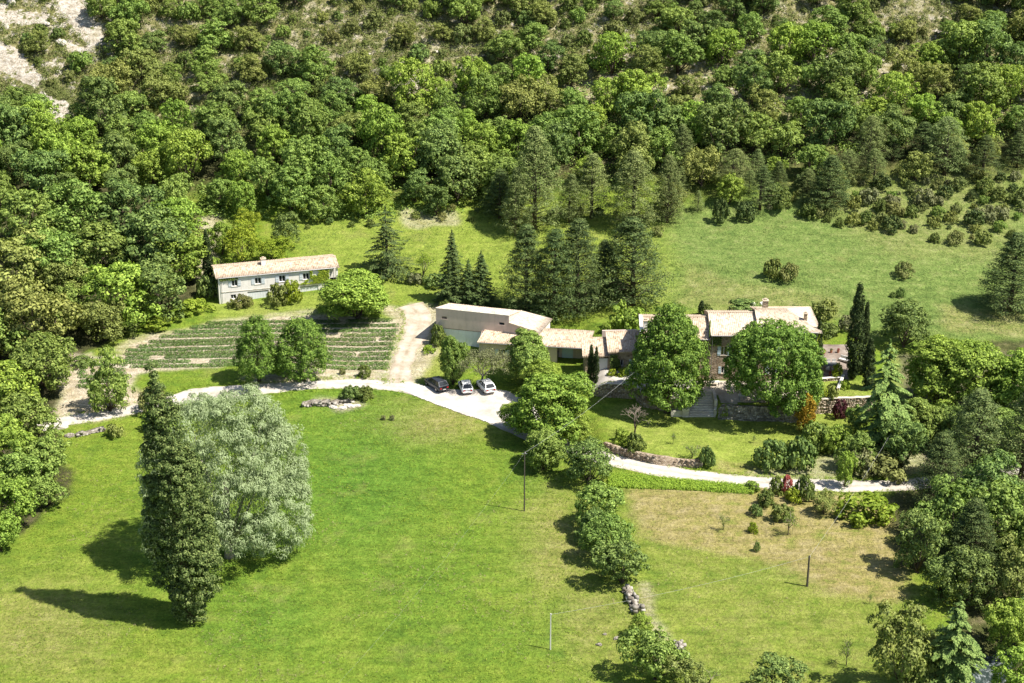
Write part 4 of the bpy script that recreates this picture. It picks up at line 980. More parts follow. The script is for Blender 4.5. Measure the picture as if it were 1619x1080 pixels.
X_, Y_ = scatter(9000, -120, 120, 292, 352, FD, 15, lambda x, y: sstep(.25, .5, fbm(x, y, 9, 64)))
tufts("undergrowth", X_, Y_, 2.0, .8, 16, 'oak', "low green understorey filling the gaps between the oaks", 15, .42, .6, "undergrowth")
# the wood beyond the picture's edges: one mass
def merge_low(name, items, label, mat, per=900, seed=9):
    r = np.random.default_rng(seed); protos = [broad_crown(r, 4.2, 8.2, .6, 5, clump=.95, nclump=46, per=20, leaf=.6) for _ in range(4)]
    C = []; N = []
    for i, (x, y) in enumerate(items):
        a, b, _ = protos[i % 4]; t = r.uniform(0, 6.28); c, s = math.cos(t), math.sin(t); k = r.uniform(.8, 1.15)
        R_ = np.array([[c, -s, 0], [s, c, 0], [0, 0, 1]]); C.append(a@R_.T*k+np.array([x, y, g(x, y)-.1])); N.append(b@R_.T)
    C = np.concatenate(C); N = np.concatenate(N)
    o = link(name, leaf_mesh(name, C, N, .62, .65, M[mat], r)); return tag(o, label, "wood", kind='stuff')
ex = []
r2 = random.Random(4)
for _ in range(700):
    x = r2.uniform(-190, 190); y = r2.uniform(210, 470); px, py, s = pix(x, y, g(x, y))
    if inframe(px, py, 70): continue
    if y < 300 and x > 0: continue
    if all((x-a)**2+(y-b)**2 > 42 for a, b in ex[-260:]): ex.append((x, y))
merge_low("woodland", outside+ex, "oak wood going on beyond both ends and the top of the slope", 'oak')

# scrub: shrubs one can tell apart on the open slope and the stony hill, then the low tufts
def shrubs(poly, spacing, y0, y1, seed, kinds, wr, grp, lab, maxn=140, hk=.75, nm='shrub'):
    nn = 0
    for (x, y, px, py, s) in sample(poly, spacing, y0, y1, seed):
        if not inframe(px, py, 10) or nn >= maxn or onrock(px, py, 6): continue
        if py > 335 and rnd.random() < (py-335)/80: continue
        if fbm(x, y, 7, 97) < .30: continue
        k = rnd.choice(kinds); w = rnd.uniform(*wr)*(rnd.uniform(.7, 1.1)); nn += 1
        tone = {'broom': 'straw-green', 'broomb': 'straw-green', 'grey': 'grey-green', 'olive': 'olive', 'dark': 'dark', 'box': 'fresh green', 'oak': 'green', 'pine': 'dull green'}[k]
        bush(BM[k], 0, 0, w, w*hk, f"{'large' if w > sum(wr)/2 else 'small'} {tone} {lab} {where(px, py) if py < 250 else ('at its left end' if px < 1330 else 'towards the middle' if px < 1450 else 'towards the right edge')}", group=grp, world=(x, y), name=nm)
    return nn
SL = [(1210, 322), (1260, 296), (1330, 290), (1420, 292), (1640, 282), (1640, 405), (1540, 395), (1440, 385), (1380, 372), (1280, 375), (1230, 350)]
a1 = shrubs(SL, 2.3, 278, 312, 31, ['broom', 'box', 'grey', 'olive', 'box', 'pine', 'oak'], (.9, 4.6), "shrubs strewn over the upper end of the open slope", "shrub on the open grassy slope", 90)
a2 = shrubs(UP, 2.9, 318, 392, 32, ['broom', 'olive', 'dark', 'box', 'broomb', 'oak', 'box', 'oak'], (1.8, 5.0), "bushes on the stony upper hillside", "bush among stones", 300, nm='hill_bush')
a3 = shrubs([(470, 345), (800, 322), (1060, 345), (1060, 352), (800, 352), (480, 362)], 3.2, 285, 305, 33, ['box', 'olive', 'dark', 'broom'], (1.0, 2.4), "shrubs at the foot of the wood", "shrub at the wood foot", 26)
print("shrubs", a1, a2, a3)
X, Y = scatter(34000, -120, 120, 316, 396, UP, 5, lambda x, y: sstep(.15, .48, fbm(x, y, 6, 44)))
X, Y = offrock(X, Y)
tufts("scrub", X, Y, 1.15, .6, 22, 'broom', "low straw-green garrigue scrub growing between white stones", 5, .28, .6, "scrub")
X, Y = scatter(9000, -120, 120, 316, 396, UP, 6, lambda x, y: sstep(.3, .6, fbm(x, y, 10, 46))); X, Y = offrock(X, Y); tufts("scrub", X, Y, 1.9, .7, 36, 'boxwood', "low dark box scrub growing between white stones", 6, .26, .6, "scrub")
# tall grass and weeds that roughen the meadow, field and slope
MEAD = [(-40, 900), (100, 690), (240, 680), (470, 636), (640, 622), (800, 684), (880, 720), (960, 800), (1010, 960), (1080, 1100), (-40, 1100)]
FIELD = [(985, 770), (1200, 780), (1420, 800), (1430, 930), (1400, 1100), (1110, 1100), (1010, 930)]
OPEN = [(1040, 345), (1240, 310), (1640, 300), (1640, 560), (1400, 520), (1300, 490), (1010, 480)]
NORTH = [(470, 350), (800, 325), (1040, 345), (1000, 480), (680, 480), (560, 460), (480, 430)]
X, Y = scatter(52000, -85, 60, 140, 245, MEAD, 7, lambda x, y: .25+.75*sstep(.35, .65, fbm(x, y, 5, 47)))
tufts("meadow_grass", X, Y, .42, .45, 4, 'rank', "tussocks of fresh grass all over the big meadow", 7, .26, .22, up=.9)
X, Y = scatter(16000, -85, 75, 140, 245, None, 8, lambda x, y: sstep(.50, .68, fbm(x, y, 8, 48)), notpoly=[[(0, 560), (640, 560), (640, 625), (470, 640), (0, 720)], [(640, 540), (1619, 540), (1619, 765), (1180, 765), (960, 725), (800, 700), (640, 625)]])
tufts("dry_grass", X, Y, .40, .5, 4, 'drygrass', "pale dry grass seeding through the meadow and the field", 8, .26, .2, up=.9)
X, Y = scatter(26000, -60, 110, 255, 312, None, 9, lambda x, y: sstep(.3, .6, fbm(x, y, 4, 49))*.7, notpoly=[[(0, 0), (470, 0), (480, 500), (0, 600)], [(560, 460), (720, 470), (720, 620), (560, 620)]])
tufts("slope_grass", X, Y, .45, .45, 4, 'lavender', "coarse grass tufts on the open slope and clearing", 9, .26, .25, up=.9)

X, Y = scatter(60000, 5, 45, 200, 222, [(962, 750), (1000, 754), (1100, 762), (1190, 770), (1190, 781), (1090, 775), (1000, 772), (962, 770)], 10)
tufts("iris_bed", X, Y, .5, .9, 7, 'rank', "ragged row of sword-leaved plants along the lower side of the lane", 10, .42, .2, "flower bed", up=.3)
rv = np.random.default_rng(21); VX = []; VY = []
for Ln, wd in ((road_l, 1.75), (road_r, 1.95), (track, 2.3)):
    T_ = np.gradient(Ln, axis=0); T_ /= np.linalg.norm(T_, axis=1)[:, None]; N_ = np.stack([-T_[:, 1], T_[:, 0]], 1)
    for sd in (-1, 1):
        k = len(Ln)*3; ii_ = rv.integers(0, len(Ln), k); q = Ln[ii_]+N_[ii_]*(sd*(wd+rv.normal(.1, .28, k)))[:, None]+rv.normal(0, .2, (k, 2)); VX.append(q[:, 0]); VY.append(q[:, 1])
VX = np.concatenate(VX); VY = np.concatenate(VY); ppx, _, _ = pix(VX, VY, gz(VX, VY)); kk = ~((ppx > 640) & (ppx < 960)); VX, VY = VX[kk], VY[kk]
tufts("verge_grass", VX, VY, .45, .6, 7, 'rank', "grass creeping in along the edges of lane and track", 22, .26, .25, up=.8)
# ------------------------------------------------------------------ lavender
rl = np.random.default_rng(77)
LAVW = [(p.x, p.y) for p in (P(205, 582), P(196, 556), P(262, 530), P(340, 507), (P(470, 502)), P(632, 508), P(616, 584), P(520, 588), P(380, 586))]
SM = [(p.x, p.y) for p in (P(118, 618), P(122, 566), P(212, 570), P(206, 606), P(170, 622))]
def lav_row(x0, x1, yf, lab, grp, seed, gap=.35, yslope=0.0):
    r = np.random.default_rng(seed); xs = np.arange(x0, x1, .42); ys = yf+yslope*xs+(vnoise(xs, xs*0, 9, seed)-.5)*.5
    keep = vnoise(xs, xs*0+3, 3.2, seed+4) > gap; xs = xs[keep]; ys = ys[keep]
    if len(xs) < 3: return
    n_ = 60; ci = np.repeat(np.arange(len(xs)), n_); d = rdir(r, len(ci)); d[:, 2] = np.abs(d[:, 2]); ww = r.uniform(.42, .58, len(xs))
    C = np.stack([xs, ys, gz(xs, ys)], 1)[ci]+d*np.stack([ww[ci]*.85, ww[ci]*1.12, ww[ci]*.85], 1)
    ox, oy = float(xs.mean()), float(ys.mean()); oz = g(ox, oy); C = C-np.array([ox, oy, oz])
    o = link("lavender_row", leaf_mesh("lavender_row", C, d+np.array([0, 0, .3])+rdir(r, len(ci))*.3, .22, .5, M['lavender'], r), None, None, (ox, oy, oz))
    tag(o, lab, "lavender row", grp)
ordn = ["lowest", "second", "third", "fourth", "fifth", "sixth", "seventh", "eighth", "ninth", "tenth", "eleventh", "twelfth", "thirteenth"]
ytop = P(600, 508).y; ybot = P(600, 582).y; NR = 11
for i in range(NR):
    yb = ybot+(ytop-ybot)*i/(NR-1)
    xl = -66
    xs = [x for x in np.arange(-70, -10, .5) if inpoly(x, yb+.035*(x+21), LAVW)]
    if not xs: continue
    x0, x1 = min(xs), max(xs)
    lav_row(x0, x1, yb-(-.035)*21*1, f"long green lavender row on pale soil, {ordn[i]} counting up from the lane", "rows of the large lavender field", 500+i, gap=.06+.04*(i % 3), yslope=.035)
ys = np.linspace(min(p[1] for p in SM), max(p[1] for p in SM), 9)
for i, yb in enumerate(ys[1:-1]):
    xs = [x for x in np.arange(-80, -50, .5) if inpoly(x, yb, SM)]
    if xs: lav_row(min(xs)+.5, max(xs)-.5, yb, f"short sparse lavender row on bare soil behind the lone oak, {ordn[i]} from below", "rows of the small lavender patch", 540+i, gap=.22)

# ------------------------------------------------------------------ buildings
def wall(root, u0, u1, v, z0, z1, ops, mat, name='wall', depth=.22, axis='u', thick=.3, slope=0.0):
    """front wall in local u (along), z (up); its outer face at v; openings [(u0,u1,z0,z1)] are real recesses"""
    mb = MB(); us = sorted({u0, u1, *[o[0] for o in ops], *[o[1] for o in ops]}); zs = sorted({z0, z1, *[o[2] for o in ops], *[o[3] for o in ops]})
    for a, b in zip(us, us[1:]):
        for c, d in zip(zs, zs[1:]):
            if any(o[0]-1e-6 <= a and b <= o[1]+1e-6 and o[2]-1e-6 <= c and d <= o[3]+1e-6 for o in ops): continue
            mb.poly([(a, v, c), (b, v, c), (b, v, d), (a, v, d)])
    for (a, b, c, d) in ops:
        w = v+depth
        mb.poly([(a, v, c), (a, v, d), (a, w, d), (a, w, c)]); mb.poly([(b, v, c), (b, w, c), (b, w, d), (b, v, d)])
        mb.poly([(a, v, c), (a, w, c), (b, w, c), (b, v, c)]); mb.poly([(a, v, d), (b, v, d), (b, w, d), (a, w, d)])
    return mb.build(name, mat, root)
def window(root, u0, u1, v, z0, z1, shut=None, sill=True, glassd=.17, smat='shutter', bars=1):
    w = empty_part('window', root); fr = MB(); t = .07
    fr.box(u0, u0+t, v+glassd-.05, v+glassd+.02, z0, z1); fr.box(u1-t, u1, v+glassd-.05, v+glassd+.02, z0, z1)
    fr.box(u0+t, u1-t, v+glassd-.05, v+glassd+.02, z0, z0+t); fr.box(u0+t, u1-t, v+glassd-.05, v+glassd+.02, z1-t, z1)
    m = (u0+u1)/2; fr.box(m-.05, m+.05, v+glassd-.055, v+glassd+.02, z0+t, z1-t)
    fr.build('frame', M['frame'], w)
    MB().box(u0+t, u1-t, v+glassd+.022, v+glassd+.04, z0+t, z1-t).build('pane', M['glass'], w)
    if sill: MB().box(u0-.08, u1+.08, v-.07, v+.12, z0-.08, z0-.002).build('sill', M['palestone'], w)
    if shut:
        wd = (u1-u0)*.52
        for a, b in (((u0-wd-.04, u0-.04), (u1+.04, u1+wd+.04)) if shut == 2 else ((u0-wd-.04, u0-.04),)):
            sh = MB().box(a, b, v-.055, v-.012, z0-.03, z1+.03)
            for k in range(3): zc = z0+(z1-z0)*(.15+.35*k); sh.box(a+.03, b-.03, v-.072, v-.0555, zc-.05, zc+.05)
            sh.build('shutter', M[smat], root)
    return w
def empty_part(name, root):
    o = bpy.data.objects.new(name, None); COL.objects.link(o); o.parent = root; return o
def roof(root, corners, mat, name='roof', per=.30, amp=.05, th=.14):
    """tiled slope: corners = eave left, eave right, ridge right, ridge left (local); rows of canal tiles run down the slope"""
    A, Bq, Cq, D = [np.array(c, float) for c in corners]; L = max(np.linalg.norm(Bq-A), np.linalg.norm(Cq-D)); H = np.linalg.norm(D-A)
    nu = int(L/per*4)+1; nv = max(3, int(H/1.2)); u = np.linspace(0, 1, nu); v = np.linspace(0, 1, nv)
    U, V = np.meshgrid(u, v); Pt = ((A[None, None]*(1-U)[..., None]+Bq*U[..., None])*(1-V)[..., None]+(D*(1-U)[..., None]+Cq*U[..., None])*V[..., None])
    nrm = np.cross(Bq-A, D-A); nrm /= np.linalg.norm(nrm)
    sag = (vnoise(U*L+A[0]*3, V*H+A[1], 2.3, 5)-.5)*.07
    Pt = Pt+nrm*((np.sin(U*L/per*2*math.pi)*amp)+sag)[..., None]
    ii = np.arange(nu*nv).reshape(nv, nu); F = np.stack([ii[:-1, :-1], ii[:-1, 1:], ii[1:, 1:], ii[1:, :-1]], -1).reshape(-1, 4)
    vs = Pt.reshape(-1, 3); n0 = len(vs); lo = vs-np.array([0, 0, th]); rim = np.concatenate([ii[0], ii[1:, -1], ii[-1, -2::-1], ii[-2:0:-1, 0]])
    F2 = np.stack([rim, rim+n0, np.roll(rim, -1)+n0, np.roll(rim, -1)], 1)[:, ::-1]
    me = mesh_np(name, np.concatenate([vs, lo]), np.concatenate([F, F[:, ::-1]+n0, F2]), M[mat], False)
    uv = me.uv_layers.new(name="uv"); cu = np.concatenate([(U*L).ravel()]*2); cv = np.concatenate([(V*H).ravel()]*2)
    li = np.empty(len(me.loops), np.int32); me.loops.foreach_get("vertex_index", li)
    uv.data.foreach_set("uv", np.stack([cu[li], cv[li]], 1).astype(np.float32).ravel())
    return link(name, me, None, root)
def chimney(root, u, v, z0, z1, w=.7, mat='plaster'):
    c = MB().box(u-w/2, u+w/2, v-w/2, v+w/2, z0, z1).build('chimney', M[mat], root)
    MB().box(u-w/2-.08, u+w/2+.08, v-w/2-.08, v+w/2+.08, z1+.002, z1+.12).box(u-w/4, u+w/4, v-w/4, v+w/4, z1+.12, z1+.36).build('chimney_cap', M['tile'], c)
    return c

# white two-storey house at the left
hA = math.radians(16.0); hx, hy = -50.7, 266.9; hz = g(hx+8, hy+1)-.15
H1 = empty('white_house', (hx, hy, hz), hA, "long white two-storey house with pale tiled roof above the lavender field", "house")
EV, DP, RN = 4.75, 6.8, 3.4; hl = 20.9
wins = [(2.3, 3.3), (6.3, 7.4), (10.5, 11.6), (14.7, 15.8)]
ops = [(a, b, 3.0, 4.15) for a, b in wins]+[(4.9, 8.6, -.6, 1.75), (9.9, 13.2, -.6, 1.75), (14.1, 17.3, -.6, 1.75), (2.0, 2.9, .7, 1.5)]
wall(H1, 0, 19.2, 0, -1.2, EV, ops, M['plaster'])
wall(H1, 19.2, hl, .02, -1.2, 2.2, [], M['plaster']); 
MB().box(hl-.35, hl, .02, .37, 2.2, EV).box(19.2, 19.45, .02, .3, 2.2, EV).build('porch_pillar', M['plaster'], H1)
MB().box(19.2, hl, 1.9, 2.0, 2.2, EV).build('porch_wall', M['plaster'], H1)
g1 = RN*math.tan(math.radians(13))
mb = MB(); mb.poly([(0, 0, -1.2), (0, DP, -1.2), (0, DP, EV), (0, DP/2, EV+g1), (0, 0, EV)][::1]); mb.poly([(hl, .02, -1.2), (hl, .02, 2.2), (hl, 1.95, 2.2), (hl, 1.95, EV+g1*.5), (hl, DP/2, EV+g1), (hl, DP, EV), (hl, DP, -1.2)][::-1])
mb.poly([(0, DP, -1.2), (hl, DP, -1.2), (hl, DP, EV), (0, DP, EV)][::-1]); mb.build('side_wall', M['plaster'], H1)
for i, (a, b) in enumerate(wins): window(H1, a, b, 0, 3.0, 4.15, shut=2)
window(H1, 2.0, 2.9, 0, .7, 1.5, sill=False)
for a, b in ((4.9, 8.6), (9.9, 13.2), (14.1, 17.3)):
    d = MB().box(a, b, .12, .2, -.6, 1.62)
    for k in range(1, 8): d.box(a+(b-a)*k/8-.02, a+(b-a)*k/8+.02, .1, .1195, -.6, 1.6)
    d.build('garage_door', M['door'], H1)
    MB().box(a, b, .06, .21, 1.62, 1.75).build('lintel_or_shade_strip', M['darkwood'], H1)  # dark strip painted in for the shadow line above each garage door
MB().box(.3, 19.0, -.06, .0, 2.02, 2.12).build('ledge', M['palestone'], H1)
e = .22
rfz = lambda v: EV+.12+g1*min(v, DP-v)/(DP/2)
roof(H1, [(-.4, -e, EV+.12-e*g1/(DP/2)), (hl+.3, -e, EV+.12-e*g1/(DP/2)), (hl+.3, DP/2, EV+.12+g1), (-.4, DP/2, EV+.12+g1)], 'tile')
roof(H1, [(hl+.3, DP+e, EV+.12-e*g1/(DP/2)), (-.4, DP+e, EV+.12-e*g1/(DP/2)), (-.4, DP/2, EV+.12+g1), (hl+.3, DP/2, EV+.12+g1)], 'tile')
chimney(H1, 8.3, DP/2-.5, EV+.3, EV+g1+1.0, .8)

# pale barn
bA = math.radians(-16.0); b0 = PZ(689, 487.5, 8.3); bz = g(b0.x+2, b0.y-1)-.3
BH = 8.3-bz
BN = empty('barn', (b0.x, b0.y, bz), bA, "pale pink flat-fronted barn with bleached roof and whitewashed base", "barn")
BL, BW = 12.6, 7.4
wall(BN, 0, BL, 0, 2.95, BH, [(1.0, 1.9, BH-1.75, BH-1.3), (10.9, 11.8, BH-1.75, BH-1.3)], M['pink'], name='upper_wall')
wall(BN, 0, BL, .03, -1, 2.95, [], M['whitewash'], name='lower_wall')
MB().box(0, BL, -.03, .04, 2.93, 3.0).build('ledge', M['darkwood'], BN)
for a in (1.0, 10.9):
    MB().box(a, a+.9, .15, .2, BH-1.75, BH-1.3).build('vent_window', M['glass'], BN)
    MB().box(a-.06, a+.96, -.04, .1, BH-1.84, BH-1.752).build('window_sill', M['pink'], BN)
RB = BH-1.9; S1, S2 = BH-1.15, BH-2.3; BL2 = 17.6
mb = MB(); mb.poly([(0, 0, -1), (0, BW, -1), (0, BW, RB), (0, 0, BH)]); mb.poly([(0, BW, -1), (BL2, BW, -1), (BL2, BW, RB-1), (BL, BW, RB), (0, BW, RB)][::-1])
mb.poly([(BL2, 0, -1), (BL2, 0, S2-.1), (BL2, BW, RB-1), (BL2, BW, -1)][::-1]); mb.build('side_wall', M['plaster'], BN)
MB().poly([(BL, 0, -1), (BL2, 0, -1), (BL2, 0, S2-.12), (BL, 0, S1-.05)]).poly([(BL, 0, S1-.1), (BL, 0, BH), (BL, BW, RB), (BL, BW, RB-.3)]).build('end_wall', M['pink'], BN)
MB().box(-.04, BL+.04, -.05, .26, BH+.002, BH+.09).build('coping', M['palestone'], BN)
roof(BN, [(-.15, .262, BH-.0), (BL+.02, .262, BH-.0), (BL+.02, BW+.3, RB), (-.15, BW+.3, RB)], 'tilewhite')
roof(BN, [(BL2+.35, -.3, S2+.05), (BL2+.35, BW+.3, RB-.85), (BL+.03, BW+.3, RB-.02), (BL+.03, -.3, S1+.12)], 'tilewhite')

# low range with open garage
r0 = PZ(754, 541, 4.5); r1 = PZ(929, 551, 4.5); rA = math.atan2(r1.y-r0.y, r1.x-r0.x); rl_ = (r1-r0).length; rz0 = g(r0.x+9, r0.y-1)-.4
EH = 4.5-rz0
RG = empty('garage_range', (r0.x, r0.y, rz0), rA, "low outbuilding range with speckled pale tiles and a shaded open garage", "outbuilding")
gu = rl_-5.0
wall(RG, .3, gu-.3, .45, -.6, EH-.05, [(3.5, 4.6, 1.0, 2.0), (8.2, 9.2, .1, 2.1)], M['pink'])
window(RG, 3.5, 4.6, .45, 1.0, 2.0, shut=2)
MB().box(8.2, 9.2, .6, .66, .1, 2.1).build('door', M['door'], RG)
MB().box(gu-.3, gu, .45, .8, -.6, EH-.05).build('pillar', M['pink'], RG)
MB().box(gu, rl_-.2, 2.3, 2.4, -.6, EH+.4).build('garage_wall', M['pink'], RG)
MB().box(gu+.6, gu+2.4, 2.22, 2.29, .2, EH-.5).build('door', M['blue'], RG)
MB().box(gu, rl_-.2, .47, .62, EH-.32, EH-.06).build('lintel_or_shade_strip', M['darkwood'], RG)
rr = 4.15; rise = 1.3
mb = MB(); mb.poly([(.3, .45, -.6), (.3, rr+.4, -.6), (.3, rr+.4, EH+rise-.1), (.3, .45, EH)]); mb.poly([(rl_-.2, .45, -.6), (rl_-.2, .45, EH), (rl_-.2, rr+.4, EH+rise-.1), (rl_-.2, rr+.4, -.6)][::-1])
mb.poly([(.3, rr+.4, -.6), (rl_-.2, rr+.4, -.6), (rl_-.2, rr+.4, EH+rise-.1), (.3, rr+.4, EH+rise-.1)][::-1]); mb.build('side_wall', M['pink'], RG)
roof(RG, [(0, 0, EH), (rl_, 0, EH), (rl_+.6, rr+.5, EH+rise), (1.0, rr+.5, EH+rise)], 'tile')

# stone wing with white garage door
w0 = P(926, 590); wz = g(15.2, 239.6)-.25
WG = empty('stone_wing', (11.6, 240.2, wz), math.radians(1.5), "small rubble stone wing with white garage door and sloping tiled roof", "outbuilding")
wall(WG, 0, 3.7, 0, -1.6, 2.75, [(1.75, 3.55, -.3, 2.2)], M['stone'])
MB().box(1.75, 3.55, .16, .22, -.3, 2.2).build('garage_door', M['door'], WG)
MB().box(1.6, 3.69, -.03, .1, 2.203, 2.42).build('lintel_or_shade_strip', M['darkwood'], WG)
wall(WG, 3.7, 9.2, -.25, -.8, 3.55, [(7.6, 8.9, .0, 2.1), (5.2, 6.0, 1.0, 2.0)], M['stone'])
MB().box(7.62, 8.88, -.1, -.04, .0, 2.1).build('door', M['glass'], WG)
MB().box(6.95, 7.56, -.32, -.262, .0, 2.1).build('shutter', M['blue'], WG)
window(WG, 5.2, 6.0, -.25, 1.0, 2.0)
mb = MB(); mb.poly([(0, 0, -1.6), (0, 4.4, -1.6), (0, 4.4, 3.9), (0, 0, 2.75)]); mb.poly([(3.7, -.25, -.8), (3.7, 4.6, -.8), (3.7, 4.6, 4.8), (3.7, -.25, 3.55)])
mb.poly([(9.2, -.25, -.8), (9.2, -.25, 3.55), (9.2, 4.6, 4.8), (9.2, 4.6, -.8)][::-1]); mb.poly([(0, 4.55, -.8), (9.2, 4.55, -.8), (9.2, 4.55, 4.8), (3.7, 4.55, 4.8), (3.7, 4.55, 3.9), (0, 4.55, 3.9)][::-1]); mb.build('side_wall', M['stone'], WG)
roof(WG, [(-.5, -.4, 2.72), (3.8, -.4, 2.72), (3.75, 4.5, 4.05), (-.3, 4.5, 4.05)], 'tile')
roof(WG, [(3.5, -.7, 3.5), (9.5, -.7, 3.6), (9.5, 4.7, 5.1), (3.5, 4.7, 4.95)], 'tile')

# farmhouse
fx, fy = 20.5, 237.0; fz = g(33, 235.5)-.3
FH = empty('farmhouse', (fx, fy, fz), math.radians(-.6), "large rubble stone farmhouse with three stepped pale tiled roofs behind tall trees", "house")
secs = [(0, 10.3, 0, 7.35), (10.3, 17.9, -.25, 8.1), (17.9, 26.9, -.45, 8.75)]; FD_ = 9.8; pt = math.tan(math.radians(17.5))
fo = {0: [(2.0, 3.0, 4.6, 6.0), (6.4, 7.4, 4.6, 6.0), (2.0, 3.0, 1.3, 2.7), (6.2, 7.5, .3, 2.6)], 1: [(12.0, 12.95, 4.55, 6.0), (15.3, 16.2, 4.55, 6.0), (12.2, 13.0, 1.5, 2.6), (15.0, 16.2, .3, 2.6)],
      2: [(19.6, 20.6, 4.7, 6.1), (23.6, 24.6, 4.7, 6.1), (19.6, 20.6, 1.4, 2.8), (23.4, 24.8, .3, 2.6)]}
for k, (a, b, v, ev) in enumerate(secs):
    wall(FH, a, b, v, -.8, ev, fo[k], M['stone'])
    for (p, q, c, d) in fo[k]:
        if c > 1: window(FH, p, q, v, c, d, shut=2 if d > 2.65 else 1, smat='blue')
        else: dd = MB().box(p, q, v+.12, v+.18, c, d).build('door', M['darkwood'], FH)
    rz_ = ev+FD_/2*pt; mb = MB(); hipb = (k == 2)
    mb.poly([(a, v, -.8), (a, FD_, -.8), (a, FD_, ev), (a, FD_/2, rz_), (a, v, ev)])
    mb.poly([(b, v, -.8), (b, v, ev)]+([] if hipb else [(b, FD_/2, rz_)])+[(b, FD_, ev), (b, FD_, -.8)][::1] if False else ([(b, v, -.8), (b, FD_, -.8), (b, FD_, ev)]+([] if hipb else [(b, FD_/2, rz_)])+[(b, v, ev)])[::-1])
    mb.poly([(a, FD_, -.8), (b, FD_, -.8), (b, FD_, ev), (a, FD_, ev)][::-1]); mb.build('side_wall', M['stone'], FH)
    ez = ev+.1; o = .5; lo = ez-o*pt
    if not hipb:
        l_ = a-(.3 if k == 0 else .0); r_ = b-.005
        roof(FH, [(l_, v-o, lo), (r_, v-o, lo), (r_, FD_/2, ez+FD_/2*pt), (l_, FD_/2, ez+FD_/2*pt)], 'tile' if k == 0 else 'tilewhite')
        roof(FH, [(r_, FD_+o, lo), (l_, FD_+o, lo), (l_, FD_/2, ez+FD_/2*pt), (r_, FD_/2, ez+FD_/2*pt)], 'tile')
    else:
        rb = b-4.3; tz = ez+FD_/2*pt; l_ = a-.3
        roof(FH, [(l_, v-o, lo), (b+o, v-o, lo), (rb, FD_/2, tz), (l_, FD_/2, tz)], 'tilewhite')
        roof(FH, [(b+o, v-o, lo), (b+o, FD_+o, lo), (rb+.01, FD_/2, tz), (rb, FD_/2-.01, tz)], 'tilewhite')
        roof(FH, [(b+o, FD_+o, lo), (l_, FD_+o, lo), (l_, FD_/2, tz), (rb, FD_/2, tz)], 'tile')
# white raised gable coping and chimneys
zr = 7.45+FD_/2*pt
c = MB(); c.poly([(-.55, -.6, 7.2), (-.05, -.6, 7.2), (-.05, FD_/2, zr+.25), (-.55, FD_/2, zr+.25)]); c.poly([(-.55, -.6, 6.9), (-.55, -.6, 7.2), (-.55, FD_/2, zr+.25), (-.55, FD_/2, zr-.1)]); c.poly([(-.55, -.6, 6.9), (-.05, -.6, 6.9), (-.05, -.6, 7.2), (-.55, -.6, 7.2)]); c.poly([(-.05, -.6, 6.9), (-.05, FD_/2, zr-.1), (-.05, FD_/2, zr+.25), (-.05, -.6, 7.2)])
c.build('gable_coping', M['plaster'], FH)
chimney(FH, .35, 1.6, 7.4, 9.6, .8); chimney(FH, 25.2, 2.2, 9.2, 10.6, .5, 'stone'); chimney(FH, 19.3, FD_/2+.4, 9.8, 11.6, .8, 'stone')
# lean-to wall seen behind the wing roofs
o = MB().box(0, 5.6, 0, .3, -1, 3.3).build('courtyard_wall', M['pink'], None, loc=(14.6, 247.2, g(14.6, 247.2)), rz=math.radians(3)); tag(o, "pinkish wall in shade behind the junction of the two low roofs", "wall")

